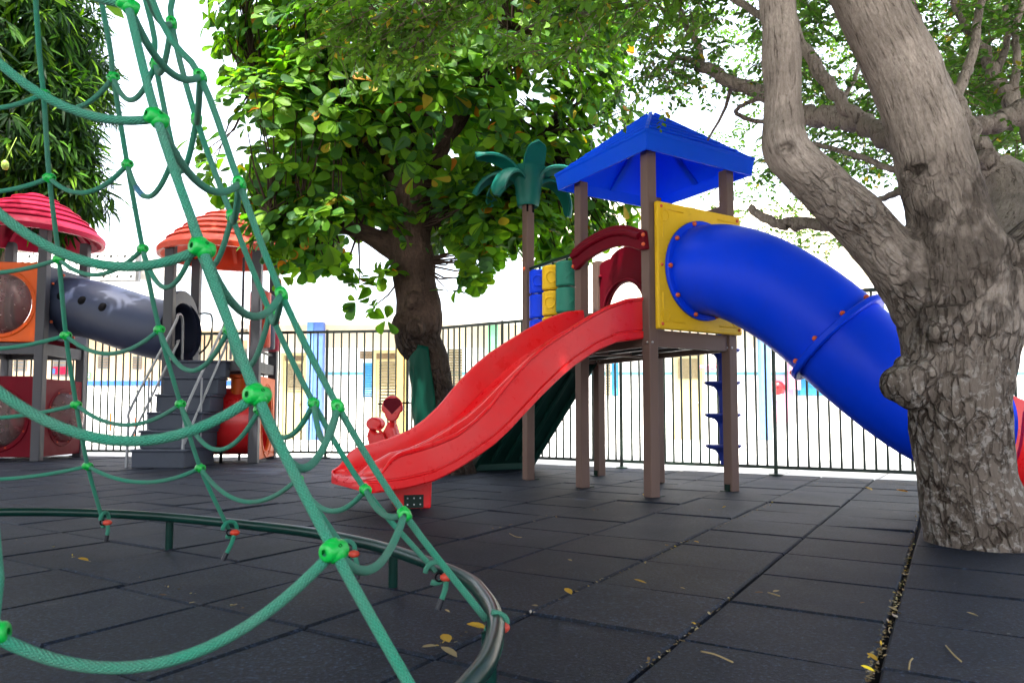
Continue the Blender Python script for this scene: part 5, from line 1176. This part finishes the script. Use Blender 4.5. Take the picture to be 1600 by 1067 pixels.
# --- mango tree at the far left
mt = thing('mango_tree', 'dense dark mango tree with drooping narrow leaves above the crimson dome', 'tree', (-9.2, 12.3, 0))
MP = [(Vector((-9.2, 12.3, -0.03)), 0.30), (Vector((-9.15, 12.2, 1.6)), 0.24), (Vector((-8.9, 12.0, 3.2)), 0.2), (Vector((-8.6, 11.9, 4.8)), 0.13), (Vector((-8.4, 11.8, 6.5)), 0.06)]
skeleton_mesh('trunk', [([p for p, _ in MP], [r for _, r in MP])], M['bark_brown'], mt, 0.04, 0.02, 5, 2.0)
def mango():
    C = [((-9.35, 11.7, 6.6), (2.35, 2.0, 2.4)), ((-9.0, 11.2, 4.9), (2.15, 1.5, 1.45)), ((-7.3, 11.3, 4.35), (0.75, .7, .75)), ((-7.7, 11.3, 5.4), (0.85, .9, 1.0))]
    Ps, Us = [], []
    for c, r in C:
        n = int(320 * r[0] * r[2]); u = unit(n); Ps.append(np.array(c) + u * rng.uniform(.35, 1, (n, 1)) ** .4 * np.array(r)); Us.append(u)
    P, U = np.concatenate(Ps), np.concatenate(Us); nz = np.array([noise.noise(Vector(p) * 1.2 + Vector((9, 0, 0))) for p in P]); k = nz > -0.38; P, U = P[k], U[k]
    m = len(P); per = 17; idx = np.repeat(np.arange(m), per); n = len(idx)
    ax = U + np.array([0, -.2, .1]); ax /= np.linalg.norm(ax, axis=1, keepdims=True)
    rd = unit(n); al_ = ax[idx] * .55 + rd * .75 + np.array([0, 0, -0.75]); nr = ax[idx] + .5 * unit(n) + np.array([0, 0, .5])
    leaf_cloud('crown', MG_T, MG_F, P[idx] + .05 * rd, al_, nr, rng.uniform(.22, .40, n), pal(n, [(0.011, 0.036, 0.005), (0.030, 0.09, 0.006), (0.006, 0.020, 0.006), (0.09, 0.19, 0.010)], [.42, .22, .28, .08]), M['leaf_mango'], mt)
    tw = MB(); rt = random.Random(4)
    for i in range(0, m, 3):
        p = Vector(P[i]); t = Vector((-8.8, 11.9, max(3.4, min(6.8, p.z - .2)))); d = p - t; tw.tube([t, t + d * .5 + Vector((0, 0, .12)), p], [0.022, 0.012, 0.005], 5, cap=False)
    tw.build('twigs', M['bark_brown'], mt, 180, world=True)
mango()
fp = at(8, 258, 9.9)
MB().lathe([(0.001, -.075), (.03, -.065), (.05, -.02), (.046, .03), (.022, .065), (.004, .07)], 14, Matrix.Translation(fp)).cyl(fp + Vector((0, 0, .06)), fp + Vector((-.03, 0.25, .5)), .005, n=5).build('fruit', plastic('mango_skin', (0.22, 0.33, 0.05), .4), mt, 180, world=True)

# ================================================================== fallen leaves, twigs and grit
FL_T, FL_F = strip([0.02, .22, .27, .2, .01], [0, .25, .5, .78, 1.0], -0.18, 0.45)
me0 = None
def fallen(px, py, size, col, rz, z=0.006):
    p = gnd(px, py, 0.0); me = bpy.data.meshes.new('fallen_leaf'); rr_ = random.Random(int(px * 7 + py))
    k = rr_.uniform(.6, 1.2); me.from_pydata([(x * size, (y - .5) * size, max(0.0, z_ * size * k)) for x, y, z_ in FL_T], [], FL_F); me.shade_smooth()
    a = me.attributes.new('Col', 'FLOAT_COLOR', 'POINT'); a.data.foreach_set('color', list((*col, 1)) * len(FL_T)); me.materials.append(M['leaf_dry'])
    o = bpy.data.objects.new('fallen_leaf', me); COL.objects.link(o); o.location = (p.x, p.y, z + .004); o.rotation_euler = (rr_.uniform(-.12, .12), rr_.uniform(-.12, .12), rz); return o
YL_, TN, BRN = (0.30, 0.18, 0.02), (0.20, 0.155, 0.085), (0.12, 0.065, 0.03)
one = [((745, 987), .065, YL_, 1.2, 'yellow leaf lying by the taped rope tail inside the steel rail'), ((697, 1004), .06, YL_, .4, 'yellow leaf in the open joint just inside the steel rail'), ((672, 1017), .05, TN, 2.2, 'tan curled leaf at the corner of four tiles inside the rail'), ((701, 1027), .06, TN, .9, 'pale tan leaf on the tile edge near the bottom of the rail'),
       ((1357, 766), .09, YL_, .2, 'bright yellow leaf standing out on the tiles towards the far fence'), ((1410, 770), .09, (0.5, .2, .03), 1.4, 'orange-brown leaf on the tiles left of the big grey trunk'), ((1363, 1034), .035, YL_, .3, 'yellow leaf caught in the littered joint near the front'), ((1356, 1052), .032, (.7, .55, .03), 1.0, 'lemon yellow leaf lowest in the littered joint'), ((1395, 957), .036, TN, .4, 'pale yellow leaf in the littered joint where a cross joint meets it'),
       ((1000, 913), .05, YL_, 1.2, 'small yellow leaf on the joint in the middle of the bare tiles'), ((888, 930), .05, YL_, .4, 'small yellow leaf in the wide crack at the raised tile corner'), ((1008, 776), .07, YL_, .1, 'yellow leaf at the foot of the front brown post'), ((130, 879), .05, YL_, 1.5, 'yellow leaf in the dark joint at the left inside the net')]
for (q, s, c, rz, lb_) in one: tag(fallen(q[0], q[1], s, c, rz), lb_, 'leaf', 'fallen leaves on the rubber tiles')
rl = random.Random(21)
for q in ((800, 822), (832, 817), (771, 830), (780, 828), (866, 809), (1066, 851), (1040, 857), (835, 952), (1067, 922), (1085, 848), (300, 945), (255, 935), (365, 952), (80, 858), (62, 769), (440, 772), (480, 775), (350, 735), (362, 741), (1110, 800), (1132, 795), (930, 800), (905, 765), (985, 790), (660, 798), (1520, 965), (1185, 932), (1210, 930), (890, 880), (1350, 948), (560, 890), (700, 960)):
    o = fallen(q[0] + rl.uniform(-3, 3), q[1] + rl.uniform(-2, 2), rl.uniform(.018, .036), rl.choice((YL_, TN, TN, BRN)), rl.uniform(0, 6))
    tag(o, 'tiny dry leaf scrap on the dark rubber tiles', 'leaf', 'dry leaf scraps on the rubber tiles')
tl_ = [((1095, 1017), (1118, 1022), (1145, 1034), 'thin yellow bent stalk on the bare tiles at the bottom'), ((1420, 1045), (1422, 1033), (1426, 1028), 'short curled tan stalk near the littered joint'), ((1478, 1008), (1490, 1022), (1502, 1033), 'straight pale stalk on the tiles below the big trunk'), ((1200, 925), (1210, 928), (1219, 931), 'short tan stalk beside the cross joint'), ((796, 833), (806, 838), (815, 839), 'thin straw on the tiles between slide and rail')]
for a, b, c, lb_ in tl_:
    o = MB().tube(catmull([gnd(*a, .006), gnd(*b, .010), gnd(*c, .006)], 4), 0.0022, 6).build('dry_stalk', plastic('stalk', (0.22, 0.165, 0.075), .7), None, 180); tag(o, lb_, 'stalk', 'dry stalks on the tiles')
# crumbs of leaf packed into the open joints
lit = []; 
for pts_, n in (([(1447, 770), (1435, 800), (1425, 845), (1420, 870), (1412, 905), (1400, 940), (1388, 975), (1376, 1010), (1362, 1045), (1352, 1066)], 330), ([(671, 1019), (740, 985), (836, 954), (930, 910), (1018, 874), (1069, 846), (1146, 814)], 90), ([(1279, 753), (1210, 785), (1146, 814)], 60), ([(1148, 928), (1100, 967), (1062, 1005), (1000, 1045)], 60), ([(836, 808), (925, 800), (1003, 777)], 25), ([(0, 838), (100, 865), (175, 887), (290, 925), (380, 950)], 45)):
    cc = [gnd(*p, 0) for p in pts_]
    for _ in range(n):
        i = rl.randrange(len(cc) - 1); t = rl.random(); p = cc[i].lerp(cc[i + 1], t); lit.append((p.x + rl.gauss(0, .006), p.y + rl.gauss(0, .006), rl.uniform(-.006, .004)))
P = np.array(lit); n = len(P)
o = leaf_cloud('leaf_litter', FL_T, FL_F, P, np.stack([rng.normal(size=n), rng.normal(size=n), rng.normal(0, .3, n)], 1), np.tile([0, 0, 1.0], (n, 1)) + .6 * unit(n), rng.uniform(.006, .016, n), pal(n, [(0.17, .13, .08), (.10, .07, .035), (.26, .21, .12), (.36, .24, .03), (.24, .2, .18)], [.34, .30, .18, .06, .12]), M['leaf_dry'], None)
tag(o, 'dry leaf crumbs packed into the open joints between rubber tiles', 'litter', kind='stuff')
